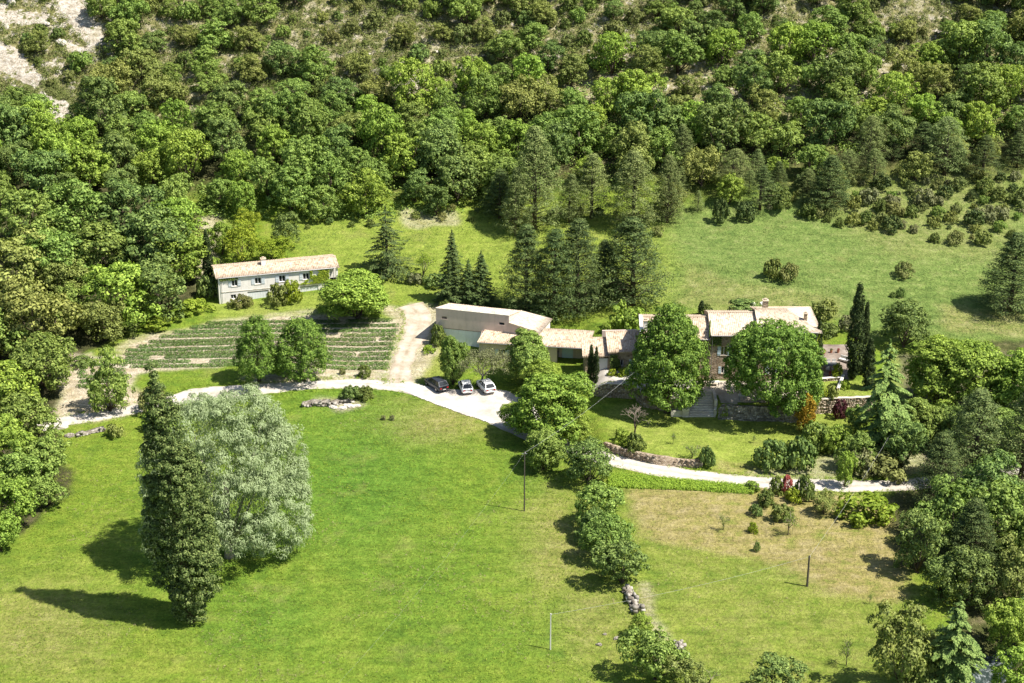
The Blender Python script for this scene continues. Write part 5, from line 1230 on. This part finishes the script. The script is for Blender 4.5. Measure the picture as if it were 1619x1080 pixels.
# ------------------------------------------------------------------ stone walls, steps
def stone_wall(name, line, mat, label, base, top, th=.5, cop=None, dense=.5, rag=.06, seed=2, cat="wall", blk=1.0, both=False):
    """wall along a world polyline; base(x,y) and top(x,y) give its feet and crest"""
    L = []
    for (a, b) in zip(line, line[1:]):
        k = max(1, int(math.hypot(b[0]-a[0], b[1]-a[1])/dense)); L += [(a[0]+(b[0]-a[0])*i/k, a[1]+(b[1]-a[1])*i/k) for i in range(k)]
    L.append(line[-1]); L = np.array(L, float); T = np.gradient(L, axis=0); T /= np.linalg.norm(T, axis=1)[:, None]; N = np.stack([-T[:, 1], T[:, 0]], 1)
    s = np.arange(len(L))*dense; j = (vnoise(s, s*0, .9, seed)-.5)*rag*2; jt = (vnoise(s, s*0+7, .8, seed)-.5)*rag*2.4
    f = L-N*(th/2+j[:, None]); b = L+N*(th/2); z0 = np.array([base(*p) for p in L])-.4; z1 = np.array([top(*p) for p in L])+jt
    V = np.stack([np.column_stack([f, z0]), np.column_stack([f, z1]), np.column_stack([b, z1]), np.column_stack([b, z0])], 1)
    ii = np.arange(len(L)*4).reshape(-1, 4); F = []
    for k in range(3): F.append(np.stack([ii[:-1, k], ii[1:, k], ii[1:, k+1], ii[:-1, k+1]], 1))
    F.append(ii[[0]][:, ::-1]); F.append(ii[[-1]])
    r = np.random.default_rng(seed+50); VV = [V.reshape(-1, 3)]; FF = [np.concatenate(F)[:, ::-1]]; nv = len(VV[0]); ncore = len(FF[0]); Ltot = s[-1]; lay = 0.0; hmax = float((z1-z0).max())
    bx = np.array([(0,3,2,1),(4,5,6,7),(0,1,5,4),(1,2,6,5),(2,3,7,6),(3,0,4,7)])
    while lay < hmax+.1:
        ch = r.uniform(.20, .34)*blk; u = r.uniform(-.3, 0)
        while u < Ltot:
            w = r.uniform(.25, .62)*blk; um = min(max(u+w/2, 0), Ltot); px_ = np.array([np.interp(um, s, L[:, 0]), np.interp(um, s, L[:, 1])]); tx = np.array([np.interp(um, s, T[:, 0]), np.interp(um, s, T[:, 1])]); nx_ = np.array([-tx[1], tx[0]])
            zb = float(np.interp(um, s, z0))+lay; zt = float(np.interp(um, s, z1))
            if zb < zt+.02*blk and not (rag > .15 and zb > zt-ch and r.uniform() < .45):
                pr = r.uniform(.03, .03+.10*blk*(1+3*(rag > .15))); gp = .03; hh = min(ch-gp, zt+.06-zb) if rag < .15 else ch-gp
                if hh > .06:
                    for side in ((-1, 1) if both else (-1,)):
                        c0 = px_+nx_*side*(th/2-.10); pts = []
                        for (a_, b_, c_) in ((-1,0,0),(1,0,0),(1,1,0),(-1,1,0),(-1,0,1),(1,0,1),(1,1,1),(-1,1,1)):
                            q = c0+tx*a_*(w/2-gp)*r.uniform(.86, 1.0)+nx_*side*(.10+pr)*b_*r.uniform(.85, 1.0); pts.append((q[0], q[1], zb+hh*c_*r.uniform(.88, 1.0)))
                        VV.append(np.array(pts)); FF.append((bx[:, ::-1] if side > 0 else bx)+nv); nv += 8
            u += w
        lay += ch
    me = mesh_np(name, np.concatenate(VV), np.concatenate(FF), mat)
    me.materials.append(M['laidgrey'] if mat is M['greystone'] else M['laid']); mi = np.zeros(len(me.polygons), np.int32); mi[ncore:] = 1; me.polygons.foreach_set("material_index", mi)
    o = link(name, me); tag(o, label, cat)
    if cop:
        f2 = L-N*(th/2+.09); b2 = L+N*(th/2+.06); V = np.stack([np.column_stack([f2, z1+.003]), np.column_stack([f2, z1+.1]), np.column_stack([b2, z1+.1]), np.column_stack([b2, z1+.003])], 1)
        F = [np.stack([ii[:-1, k], ii[1:, k], ii[1:, (k+1) % 4], ii[:-1, (k+1) % 4]], 1) for k in range(4)]+[ii[[0]][:, ::-1], ii[[-1]]]
        link('coping', mesh_np('coping', V.reshape(-1, 3), np.concatenate(F)[:, ::-1], cop), None, o)
    return o
lo_ = lambda x, y: g(x, y-.9); 
def hi_(d, k=.15): return lambda x, y: g(x, y+d)+k
def tl(x0, x1): 
    xs = [x0]+[float(t) for t in TERR[:, 0] if x0 < t < x1]+[x1]; return [(x, float(np.interp(x, TERR[:, 0], TERR[:, 1]))+.12) for x in xs]
stone_wall('retaining_wall', tl(12.6, 26.4), M['stone'], "rubble wall under the pale courtyard and left of the steps", lo_, hi_(1.6, .1), .5, M['palestone'], seed=3)
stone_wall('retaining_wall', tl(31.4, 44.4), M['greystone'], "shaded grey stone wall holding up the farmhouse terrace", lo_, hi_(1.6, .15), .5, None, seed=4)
stone_wall('retaining_wall', tl(45.2, 55.5), M['stone'], "sunlit stone wall with pale coping right of the golden shrub", lo_, hi_(1.6, .15), .5, M['palestone'], seed=5)
yw = lambda x: float(np.interp(x, ROADW[:, 0], ROADW[:, 1]))+.1
stone_wall('garden_wall', [(x, yw(x)) for x in np.arange(13.6, 27.6, .8)], M['stone'], "curving low rubble wall between the lawn and the white lane", lo_, hi_(1.5, .22), .45, None, rag=.12, seed=6)
for a, b, lab, h in (((478, 641), (522, 640), "grey dry stone bank under the lane verge beside the willow", 1.2), ((524, 640), (556, 634), "short end of stone bank in the shade of the verge bush", .9), ((120, 690), (165, 680), "low pale stone bank under the western lane", .8)):
    p, q = P(*a), P(*b); stone_wall('stone_bank', [(p.x, p.y), ((p.x+q.x)/2, (p.y+q.y)/2+.2), (q.x, q.y)], M['greystone'], lab, lambda x, y: g(x, y-.5), lambda x, y, h=h: g(x, y-.5)+h*.5, .9, None, rag=.22, seed=int(a[0]), blk=1.25)
for pts, lab in (([(990, 930), (998, 950), (1010, 970)], "crumbling pale rubble wall at the end of the upper tree line"), ([(1072, 1020), (1082, 1045)], "short pale rubble stump beside the stony path")):
    q = [P(*t) for t in pts]; stone_wall('rubble_wall', [(t.x, t.y) for t in q], M['greystone'], lab, lambda x, y: g(x, y), lambda x, y: g(x, y)+.5, .7, None, rag=.3, seed=12, blk=1.3, both=True)
def boulder(px, py, w, h, label, mat='rock', seed=1, name='boulder', world=None, group=None, stretch=1.6, rz=0):
    r = np.random.default_rng(seed); bm = bmesh.new(); bmesh.ops.create_icosphere(bm, subdivisions=3, radius=1)
    for v in bm.verts:
        c = v.co; nz = float(fbm(np.array([c.x*2+c.z*1.3+9]), np.array([c.y*2-c.z+seed*3.1]), .9, seed)[0])
        f = .72+.55*nz; q = Vector((round(c.x*f*3.2)/3.2*.5+c.x*f*.5, round(c.y*f*3.2)/3.2*.5+c.y*f*.5, round(c.z*f*3)/3*.5+c.z*f*.5)); v.co = q
    me = bpy.data.meshes.new(name); bm.to_mesh(me); bm.free(); me.materials.append(M[mat])
    p = P(px, py) if world is None else Vector((world[0], world[1], g(*world))); s = pix(*p)[2] if world is None else 1
    o = link(name, me, None, None, (p.x, p.y, p.z+.05), rz); o.scale = (w/2/s, w/2/s/stretch, h/2/s); return tag(o, label, "rock", group)
for i, (x, y, w, h, lab) in enumerate([(527, 645, 15, 7, "left pale slab of the rocks below the verge bushes"), (541, 646, 15, 6, "second pale slab of the rocks below the verge bushes"), (552, 643, 20, 8, "largest pale slab of the rocks below the verge bushes"), (564, 642, 14, 5, "right pale slab of the rocks below the verge bushes"),
                        (513, 641, 12, 6, "pale stone between the grey bank and the slabs"), (98, 676, 20, 12, "white block at the western end of the lane"), (110, 690, 16, 10, "pale block below the western end of the lane"),
                        (82, 664, 14, 9, "smaller white block at the wood edge by the lane"), (947, 1020, 10, 6, "left of the small stones near the rubble wall"), (975, 1010, 12, 6, "right of the small stones near the rubble wall"),
                        (956, 1004, 7, 5, "tiny stone near the rubble wall"), (1140, 652, 8, 6, "pale stone by the foot of the steps")]):
    boulder(x, y, w, h, lab, 'greystone' if i in (4, 6, 8, 9, 10) else 'rock', i+1, rz=rnd.uniform(-.6, .6))
# limestone outcrops of the crag and the stony slope
nb = 0
for i in range(1500):
    x = rnd.uniform(-112, 100); y = rnd.uniform(320, 372); px, py, s = pix(x, y, g(x, y))
    if not inframe(px, py, 0): continue
    cr = (px < 170 and py < 200 and (abs(py-(1.05*px-30)) < 46 or abs(py-(1.3*px+85)) < 50 or px < 30)) ; md = (560 < px < 700 and 80 < py < 160) or (920 < px < 1080 and 45 < py < 110) or (1310 < px < 1480 and 45 < py < 95)
    if not (cr and rnd.random() < .12 or md and rnd.random() < .35): continue
    nb += 1
    if nb > 90: break
    w = rnd.uniform(1.2, 3.4) if cr else rnd.uniform(.6, 1.6)
    zone_ = "on the bare crag at the upper left" if cr else ("among scrub above the bushy tree" if px < 800 else "among scrub above the pines" if px < 1150 else "among scrub above the patio")
    boulder(0, 0, w, w*.42, f"{'long' if w > 2.4 else 'small'} white limestone outcrop {zone_}", 'rock', i, 'limestone_outcrop', (x, y), "limestone outcrops on the hillside", 1.5, rnd.uniform(-1.2, -.5))
# garden steps between pillars
sx0, sx1 = 26.95, 30.85; syf = 228.2; zb = g(28.9, 227.4); zt = g(28.9, 234.4)
ST = empty('garden_steps', (0, 0, 0), 0, "flight of pale stone garden steps between two wing walls", "steps")
ns = 11; tr = (232.6-syf)/ns
for k in range(ns): MB().box(sx0+.005, sx1-.005, syf+k*tr, syf+(k+1)*tr+(.25 if k < ns-1 else .6), zb-.5 if k == 0 else zb+(zt-zb)*k/ns, zb+(zt-zb)*(k+1)/ns).build('step', M['palestone'], ST)
for a, b in ((sx0-.45, sx0), (sx1, sx1+.45)):
    MB().box(a, b, syf+.6, 233.2, zb-.4, zt+.12).build('wing_wall', M['palestone'], ST)
for a, b in ((sx0-1.0, sx0-.003), (sx1+.003, sx1+.95)):
    w_ = MB().box(a, b, syf-.1, syf+.596, zb-.4, zb+1.25).build('pillar', M['palestone'], ST); MB().box(a-.06, b+.06, syf-.16, syf+.65, zb+1.253, zb+1.38).build('coping', M['plaster'], w_)
o = MB().box(sx0-2.7, sx0-1.01, syf+.1, syf+.5, zb-.4, zb+1.0).build('low_wall', M['palestone'], None); tag(o, "short pale wall ending at the left pillar of the steps", "wall")

# ------------------------------------------------------------------ patio and terrace furniture
def chair(x, y, rz, label, group, mat='cushion'):
    z = g(x, y)+.05; c = empty('garden_chair', (x, y, z), rz, label, "chair", group)
    MB().box(-.28, .28, -.26, .28, .38, .48).build('seat', M[mat], c); MB().box(-.28, .28, .24, .31, .5, .95).build('backrest', M[mat], c)
    for a in (-.24, .24):
        for b in (-.22, .24): MB().tube([(a, b, 0), (a, b, .38)], .025, 5).build('leg', M['metal'], c)
    return c
def table(px, py, w, d, h, label, mat, legs=.05, rz=0):
    p = P(px, py); t = empty('garden_table', (p.x, p.y, p.z+.05), rz, label, "table")
    MB().box(-w/2, w/2, -d/2, d/2, h-.06, h).build('tabletop', M[mat], t, bevel=.01)
    for a in (-w/2+.12, w/2-.12):
        for b in (-d/2+.12, d/2-.12): MB().box(a-legs, a+legs, b-legs, b+legs, 0, h-.062).build('leg', M['metal'], t)
    return p
tp = table(1311, 583, 2.6, 1.5, .76, "dark rectangular dining table on the stone patio", 'charcoal')
for i, (dx, dy, rz, lab) in enumerate([(-.8, 1.15, 0, "white patio chair behind the dark table, left one"), (.1, 1.15, 0, "white patio chair behind the dark table, middle one"), (.95, 1.15, 0, "white patio chair behind the dark table, right one"),
                           (-.5, -1.15, math.pi, "patio chair in front of the dark table, left one"), (.5, -1.15, math.pi, "patio chair in front of the dark table, right one")]):
    chair(tp.x+dx, tp.y+dy, rz, lab, "chairs round the patio table")
sp_ = P(1335, 572); so = empty('garden_sofa', (sp_.x, sp_.y, sp_.z+.05), -.7, "white cushioned garden seat between patio table and tall cypress", "sofa")
MB().box(-.9, .9, -.4, .4, .12, .42).build('seat', M['cushion'], so, bevel=.05); MB().box(-.9, .9, .28, .44, .43, .85).build('backrest', M['cushion'], so, bevel=.05)
for a in (-.8, .8):
    for b in (-.3, .3): MB().box(a-.04, a+.04, b-.04, b+.04, 0, .118).build('leg', M['metal'], so)
def pot(px, py, w, label, plant='red'):
    p = P(px, py); s = pix(*p)[2]; r = w/s/2; root = empty('flower_pot', (p.x, p.y, p.z+.04), 0, label, "flower pot", "terracotta pots on the patio")
    pts = [(0, .0, .7), (.5, .0, .85), (.9, .0, 1.0), (1.0, .0, 1.08)]
    MB().tube([(0, 0, t*r*1.6) for t, _, _ in pts], [r*q*.9 for _, _, q in pts], 10).build('pot', M['terracotta'], root, smooth=False)
    o = link('plant', BM[plant].copy() if False else BM[plant], None, root, (0, 0, r*1.5)); o.scale = (r*.9, r*.9, r*1.3)
for (x, y, w, lab, pl) in [(1303, 560, 5, "terracotta pot at the back left of the patio", 'red'), (1314, 558, 5, "terracotta pot at the back middle of the patio", 'box'), (1325, 558, 5, "terracotta pot at the back right of the patio", 'red'),
                     (1312, 594, 5, "geranium pot in front of the patio table", 'red'), (1322, 592, 4, "small geranium pot beside the yellow-green potted bush", 'red')]: pot(x, y, w, lab, pl)
q0, q1, q2 = P(1297, 603), P(1331, 600), P(1325, 618)
def lowrun(pts, lab):
    stone_wall('low_wall', [(p.x, p.y) for p in pts], M['palestone'], lab, lambda x, y: g(x, y), lambda x, y: g(x, y)+.45, .35, M['plaster'], seed=8, rag=.02)
lowrun([q0, q1], "low white wall closing the front of the patio"); lowrun([P(1333, 597), q2], "low white wall running down from the patio corner")
table(1172, 632, .9, .9, .74, "small white table on the terrace edge under the domed tree", 'cushion')
chair(P(1201, 634).x, P(1201, 634).y, 2.6, "left white chair on the shaded terrace edge", "white chairs under the domed tree"); chair(P(1209, 634).x, P(1209, 634).y, 3.6, "right white chair on the shaded terrace edge", "white chairs under the domed tree")
table(1129, 610, 1.6, .8, .7, "long white bench table before the farmhouse wall", 'cushion')
for (x, y, lab) in ((1191, 482, "left white stone ball on the bank behind the farmhouse roof"), (1205, 481, "right white stone ball on the bank behind the farmhouse roof")): boulder(x, y, 7, 8, lab, 'plaster', 3, 'garden_stone', stretch=1)
for (x, y, w, lab) in ((1180, 486, 50, "dark edge of stones on the bank behind the farmhouse ridge"), (1262, 494, 40, "dark low hedge on the bank behind the right roof")): bush(BM['dark'], x, y, w, 9, lab, 'low_hedge', cat='hedge')

# ------------------------------------------------------------------ cars
def car(px, py, rz, paint, L, Wd, Hh, label, tint=None):
    p = P(px, py); c = empty('parked_car', (p.x, p.y, p.z+.10), rz, label, "car", "cars parked beside the gravel drive")
    # y = length axis, front at +y; sections (y, half width, z of waistline)
    hw = Wd/2; ys = [-L/2, -L/2+.10, -L/2+.45, -L*.25, 0, L*.2, L*.34, L/2-.35, L/2-.08, L/2]
    wk = [.80, .93, .985, 1, 1, 1, .985, .95, .86, .74]; zt = [.80, .90, .96, .95, .93, .92, .90, .80, .66, .54]; zb_ = [.42, .30, .24, .2, .2, .2, .2, .24, .30, .36]
    V = []; nseg = 0
    for y, w, a, b in zip(ys, wk, zt, zb_):
        w *= hw; a *= Hh/1.48
        sec = [(0, b), (w*.86, b), (w*.97, b+.10), (w, (a+b)/2), (w*.96, a-.10), (w*.84, a), (0, a+.02)]
        ring = [(x, y, z) for x, z in sec]+[(-x, y, z) for x, z in sec[-2:0:-1]]; nseg = len(ring); V += ring
    F = []
    for i in range(len(ys)-1):
        for j in range(nseg): F.append((i*nseg+j, i*nseg+(j+1) % nseg, (i+1)*nseg+(j+1) % nseg, (i+1)*nseg+j))
    F.append(tuple(range(nseg))); F.append(tuple((len(ys)-1)*nseg+j for j in reversed(range(nseg))))
    me = bpy.data.meshes.new('body'); me.from_pydata(V, [], [f[::-1] for f in F]); me.materials.append(M[paint]); body = link('body', me, None, c)
    me.polygons.foreach_set("use_smooth", [True]*len(me.polygons))
    z0 = .90*Hh/1.48; z1 = Hh
    yb0, yb1, yf1, yf0 = -L/2+.10, -L/2+.62, L*.06, L*.26       # rear glass foot, roof rear, roof front, windscreen foot
    bw, tw = hw*.90, hw*.70
    A = [(-bw, yb0, z0), (bw, yb0, z0), (bw, yf0, z0-.02), (-bw, yf0, z0-.02)]; T_ = [(-tw, yb1, z1-.06), (tw, yb1, z1-.06), (tw, yf1, z1-.03), (-tw, yf1, z1-.03)]
    cab = MB()
    for i in range(4): j = (i+1) % 4; cab.poly([A[i], A[j], T_[j], T_[i]])
    cab.build('cabin_frame', M[paint], c)
    def inset(q, m, off):
        q = [Vector(t) for t in q]; cc = sum(q, Vector())/4; nn = (q[1]-q[0]).cross(q[3]-q[0]).normalized(); return [t+(cc-t)*m+nn*off for t in q]
    quad = lambda i: [A[i], A[(i+1) % 4], T_[(i+1) % 4], T_[i]]
    MB().poly(inset(quad(0), .13, .012)).build('rear_window', M['glass'], c); MB().poly(inset(quad(2), .10, .012)).build('windscreen', M['glass'], c)
    for k in (1, 3):
        q = [Vector(t) for t in quad(k)]
        for f0, f1 in ((.05, .34), (.38, .64), (.68, .93)):
            b0_, b1_ = q[0].lerp(q[1], f0), q[0].lerp(q[1], f1); t0, t1 = q[3].lerp(q[2], f0), q[3].lerp(q[2], f1)
            MB().poly(inset([b0_, b1_, t1, t0], .10, .012)).build('side_window', M['glass'], c)
    R_ = MB(); ycs = np.linspace(0, 1, 5)
    for i in range(4):
        for j in range(4):
            def rp(a, b):
                x = -tw+2*tw*a; y = yb1+(yf1-yb1)*b; return (x*1.02, y, z1-.06+.03*b+.07*(1-(2*a-1)**2)*(1-.3*(2*b-1)**2))
            R_.poly([rp(i/4, j/4), rp((i+1)/4, j/4), rp((i+1)/4, (j+1)/4), rp(i/4, (j+1)/4)])
    R_.build('roof', M[paint if tint is None else tint], c, smooth=True)
    for sx in (-1, 1):
        for y in (-L*.30, L*.31):
            w = MB(); rim = MB(); x = sx*(hw-.10)
            w.tube([(x-.10, y, .31), (x+.10, y, .31)], .31, 18); wo = w.build('wheel', M['tyre'], c)
            rim.tube([(x-.115*1, y, .31), (x+.115, y, .31)], .19, 12); rim.build('rim', M['rim'], wo)
        MB().box(sx*hw*.62-.16, sx*hw*.62+.16, -L/2-.012, -L/2+.10, .62, .80).build('tail_light', M['tail'], c)
        MB().box(sx*hw*.60-.14, sx*hw*.60+.14, L/2-.14, L/2+.012, .50, .62).build('headlight', M['lampglass'], c)
        MB().box(sx*(hw+.02)-.09, sx*(hw+.02)+.09, L*.19, L*.19+.1, z0-.02, z0+.12).build('wing_mirror', M[paint], c)
    MB().box(-hw*.76, hw*.76, -L/2-.05, -L/2+.12, .34, .50).build('bumper', M['plastic' if paint == 'dark_paint' else paint], c, bevel=.02)
    MB().box(-.26, .26, -L/2-.062, -L/2-.052, .42, .53).build('number_plate', M['cushion'], c)
    return c
car(690, 613, math.radians(34), 'dark_paint', 4.8, 1.98, 1.72, "dark grey estate car, leftmost of the three parked cars")
car(736, 617, math.radians(12), 'white_paint', 4.15, 1.88, 1.60, "white hatchback standing between the dark car and the other white car")
car(768, 616, math.radians(22), 'white_paint', 4.5, 1.95, 1.62, "white car at the right end of the parked row, nearest the dark dome tree")

# ------------------------------------------------------------------ poles and wires
def pole(px, py, top, r, mat, label, arm=False):
    p = P(px, py); s = pix(*p)[2]; h = (py-top)/s/_cp
    c = empty('utility_pole', (p.x, p.y, p.z), 0, label, "pole")
    MB().tube([(0, 0, -.4), (0, 0, h)], [r, r*.72], 9).build('shaft', M[mat], c)
    if arm: MB().tube([(-.35, 0, h-.25), (.35, 0, h-.25)], .05, 5).build('crossarm', M['metal'], c)
    MB().tube([(.1, 0, h-.2), (.1, 0, h-.05)], .05, 6).build('insulator', M['palepole'], c)
    return Vector((p.x, p.y, p.z+h-.12))
pA = pole(829, 808, 712, .10, 'wood', "tall dark timber pole standing in the big meadow left of the tree line", True)
pB = pole(870, 1027, 966, .09, 'palepole', "thin pale pole near the bottom of the big meadow")
pC = pole(1276, 927, 876, .15, 'wood', "dark timber pole alone in the dry field")
def wire(a, b, sag, label, r=.018):
    pts = [a.lerp(b, t)-Vector((0, 0, sag*4*t*(1-t))) for t in np.linspace(0, 1, 25)]
    o = MB().tube(pts, r, 4, False).build('overhead_wire', M['cable'], None); tag(o, label, "wire")
wire(pA, Vector((24.2, 236.6, fz+6.9)), 1.0, "pale wire climbing from the meadow pole to the farmhouse", .009)
wire(pA, pA+Vector((-22, -52, -4.2)), 1.2, "pale wire running down from the meadow pole towards the lower left", .0035)
wire(pB, pC, .6, "thin wire between the pale pole and the dry field pole", .009)
wire(pC, Vector((57, 218, 6.0)), .8, "thin wire from the dry field pole into the right-hand grove", .009)
# creepers on the walls, as plants of their own
def creeper(root, patches, mat, label, n_=3200, seed=5, leaf=.2):
    """patches in the building's local frame: (u0,u1,v,z0,z1)"""
    r = np.random.default_rng(seed); C = []; N = []
    for (u0, u1, v0, v1, z0, z1, nx, ny) in patches:
        k = max(60, int(n_*abs(u1-u0+v1-v0)*(z1-z0)/16)); u = r.uniform(0, 1, k); z = r.uniform(z0, z1, k); x = u0+(u1-u0)*u; y = v0+(v1-v0)*u
        kp = fbm(x+y, z, 1.4, seed) > .34; x, y, z = x[kp], y[kp], z[kp]; q = r.uniform(.03, .28, len(x))
        C.append(np.stack([x+nx*q, y+ny*q, z], 1)); N.append(np.array([nx, ny, .5])+rdir(r, len(x))*.6)
    C = np.concatenate(C); N = np.concatenate(N); Rm = np.array(Matrix.Rotation(root.rotation_euler.z, 3, 'Z')); 
    o = link('climbing_vine', leaf_mesh('climbing_vine', C, N@Rm.T if False else N, leaf, .7, M[mat], r), None, None, tuple(root.location), root.rotation_euler.z); return tag(o, label, "climbing plant")
creeper(H1, [(15.9, 19.3, 0, 0, 2.2, 4.7, 0, -1), (14.0, 16.0, 0, 0, 2.2, 3.0, 0, -1), (19.2, 20.9, 0, 0, 1.2, 2.5, 0, -1)], 'lime', "yellow-green creeper covering the white house wall left of its porch", seed=5)
creeper(H1, [(0, 0, 0, 3, 3.0, 4.7, -1, 0), (-.1, 3.4, 0, 0, 4.2, 4.75, 0, -1)], 'boxwood', "dark creeper hanging under the left eave of the white house", seed=6)
creeper(FH, [(26.95, 26.95, -.4, 7, 0, 8.4, 1, 0), (24.9, 26.9, -.45, -.45, 2.9, 8.6, 0, -1)], 'lime', "green creeper wrapping the right corner of the farmhouse", seed=7)
creeper(FH, [(10.4, 12.0, -.25, -.25, 6.2, 8.0, 0, -1), (10.1, 10.5, -.3, 3.0, 7.5, 9.2, 0, -1)], 'boxwood', "green creeper under the stepped roof in the middle of the farmhouse", seed=8)
creeper(WG, [(3.9, 5.2, -.25, -.25, .2, 2.9, 0, -1)], 'oakdark', "dark creeper on the front of the stone wing", seed=9)

# ridge caps and gutters
def ridge(root, a, b, mat='tile', r=.14):
    a, b = Vector(a), Vector(b); k = max(2, int((b-a).length/.45)); mb = MB()
    for i in range(k): mb.tube([a.lerp(b, i/k), a.lerp(b, (i+.96)/k)], [r, r*.82], 6)
    mb.build('ridge_cap', M[mat], root)
def gutter(root, a, b, drop):
    a, b = Vector(a), Vector(b); mb = MB().tube([a, b], .065, 6)
    for q in (a.lerp(b, .02), a.lerp(b, .98)): mb.tube([q, q+Vector((0, .12, -.15)), q+Vector((0, .12, -drop))], .045, 5)
    mb.build('gutter', M['metal'], root)
ridge(H1, (-.4, DP/2, EV+.14+g1), (hl+.3, DP/2, EV+.14+g1)); gutter(H1, (.1, -.27, EV+.0), (hl-.4, -.27, EV+.0), 4.6)
ridge(BN, (BL+.02, .3, S1+.2), (BL+.02, BW, RB+.1), 'tilewhite', .12)
gutter(RG, (.3, -.05, EH-.1), (rl_-.3, -.05, EH-.1), 2.4)
for k, (a, b, v, ev) in enumerate(secs):
    tz = ev+.12+FD_/2*pt; ridge(FH, (a-.1, FD_/2, tz), ((b if k < 2 else b-4.3), FD_/2, tz)); gutter(FH, (a+.1, v-.55, ev-.1), (b-.1, v-.55, ev-.1), ev-.4)
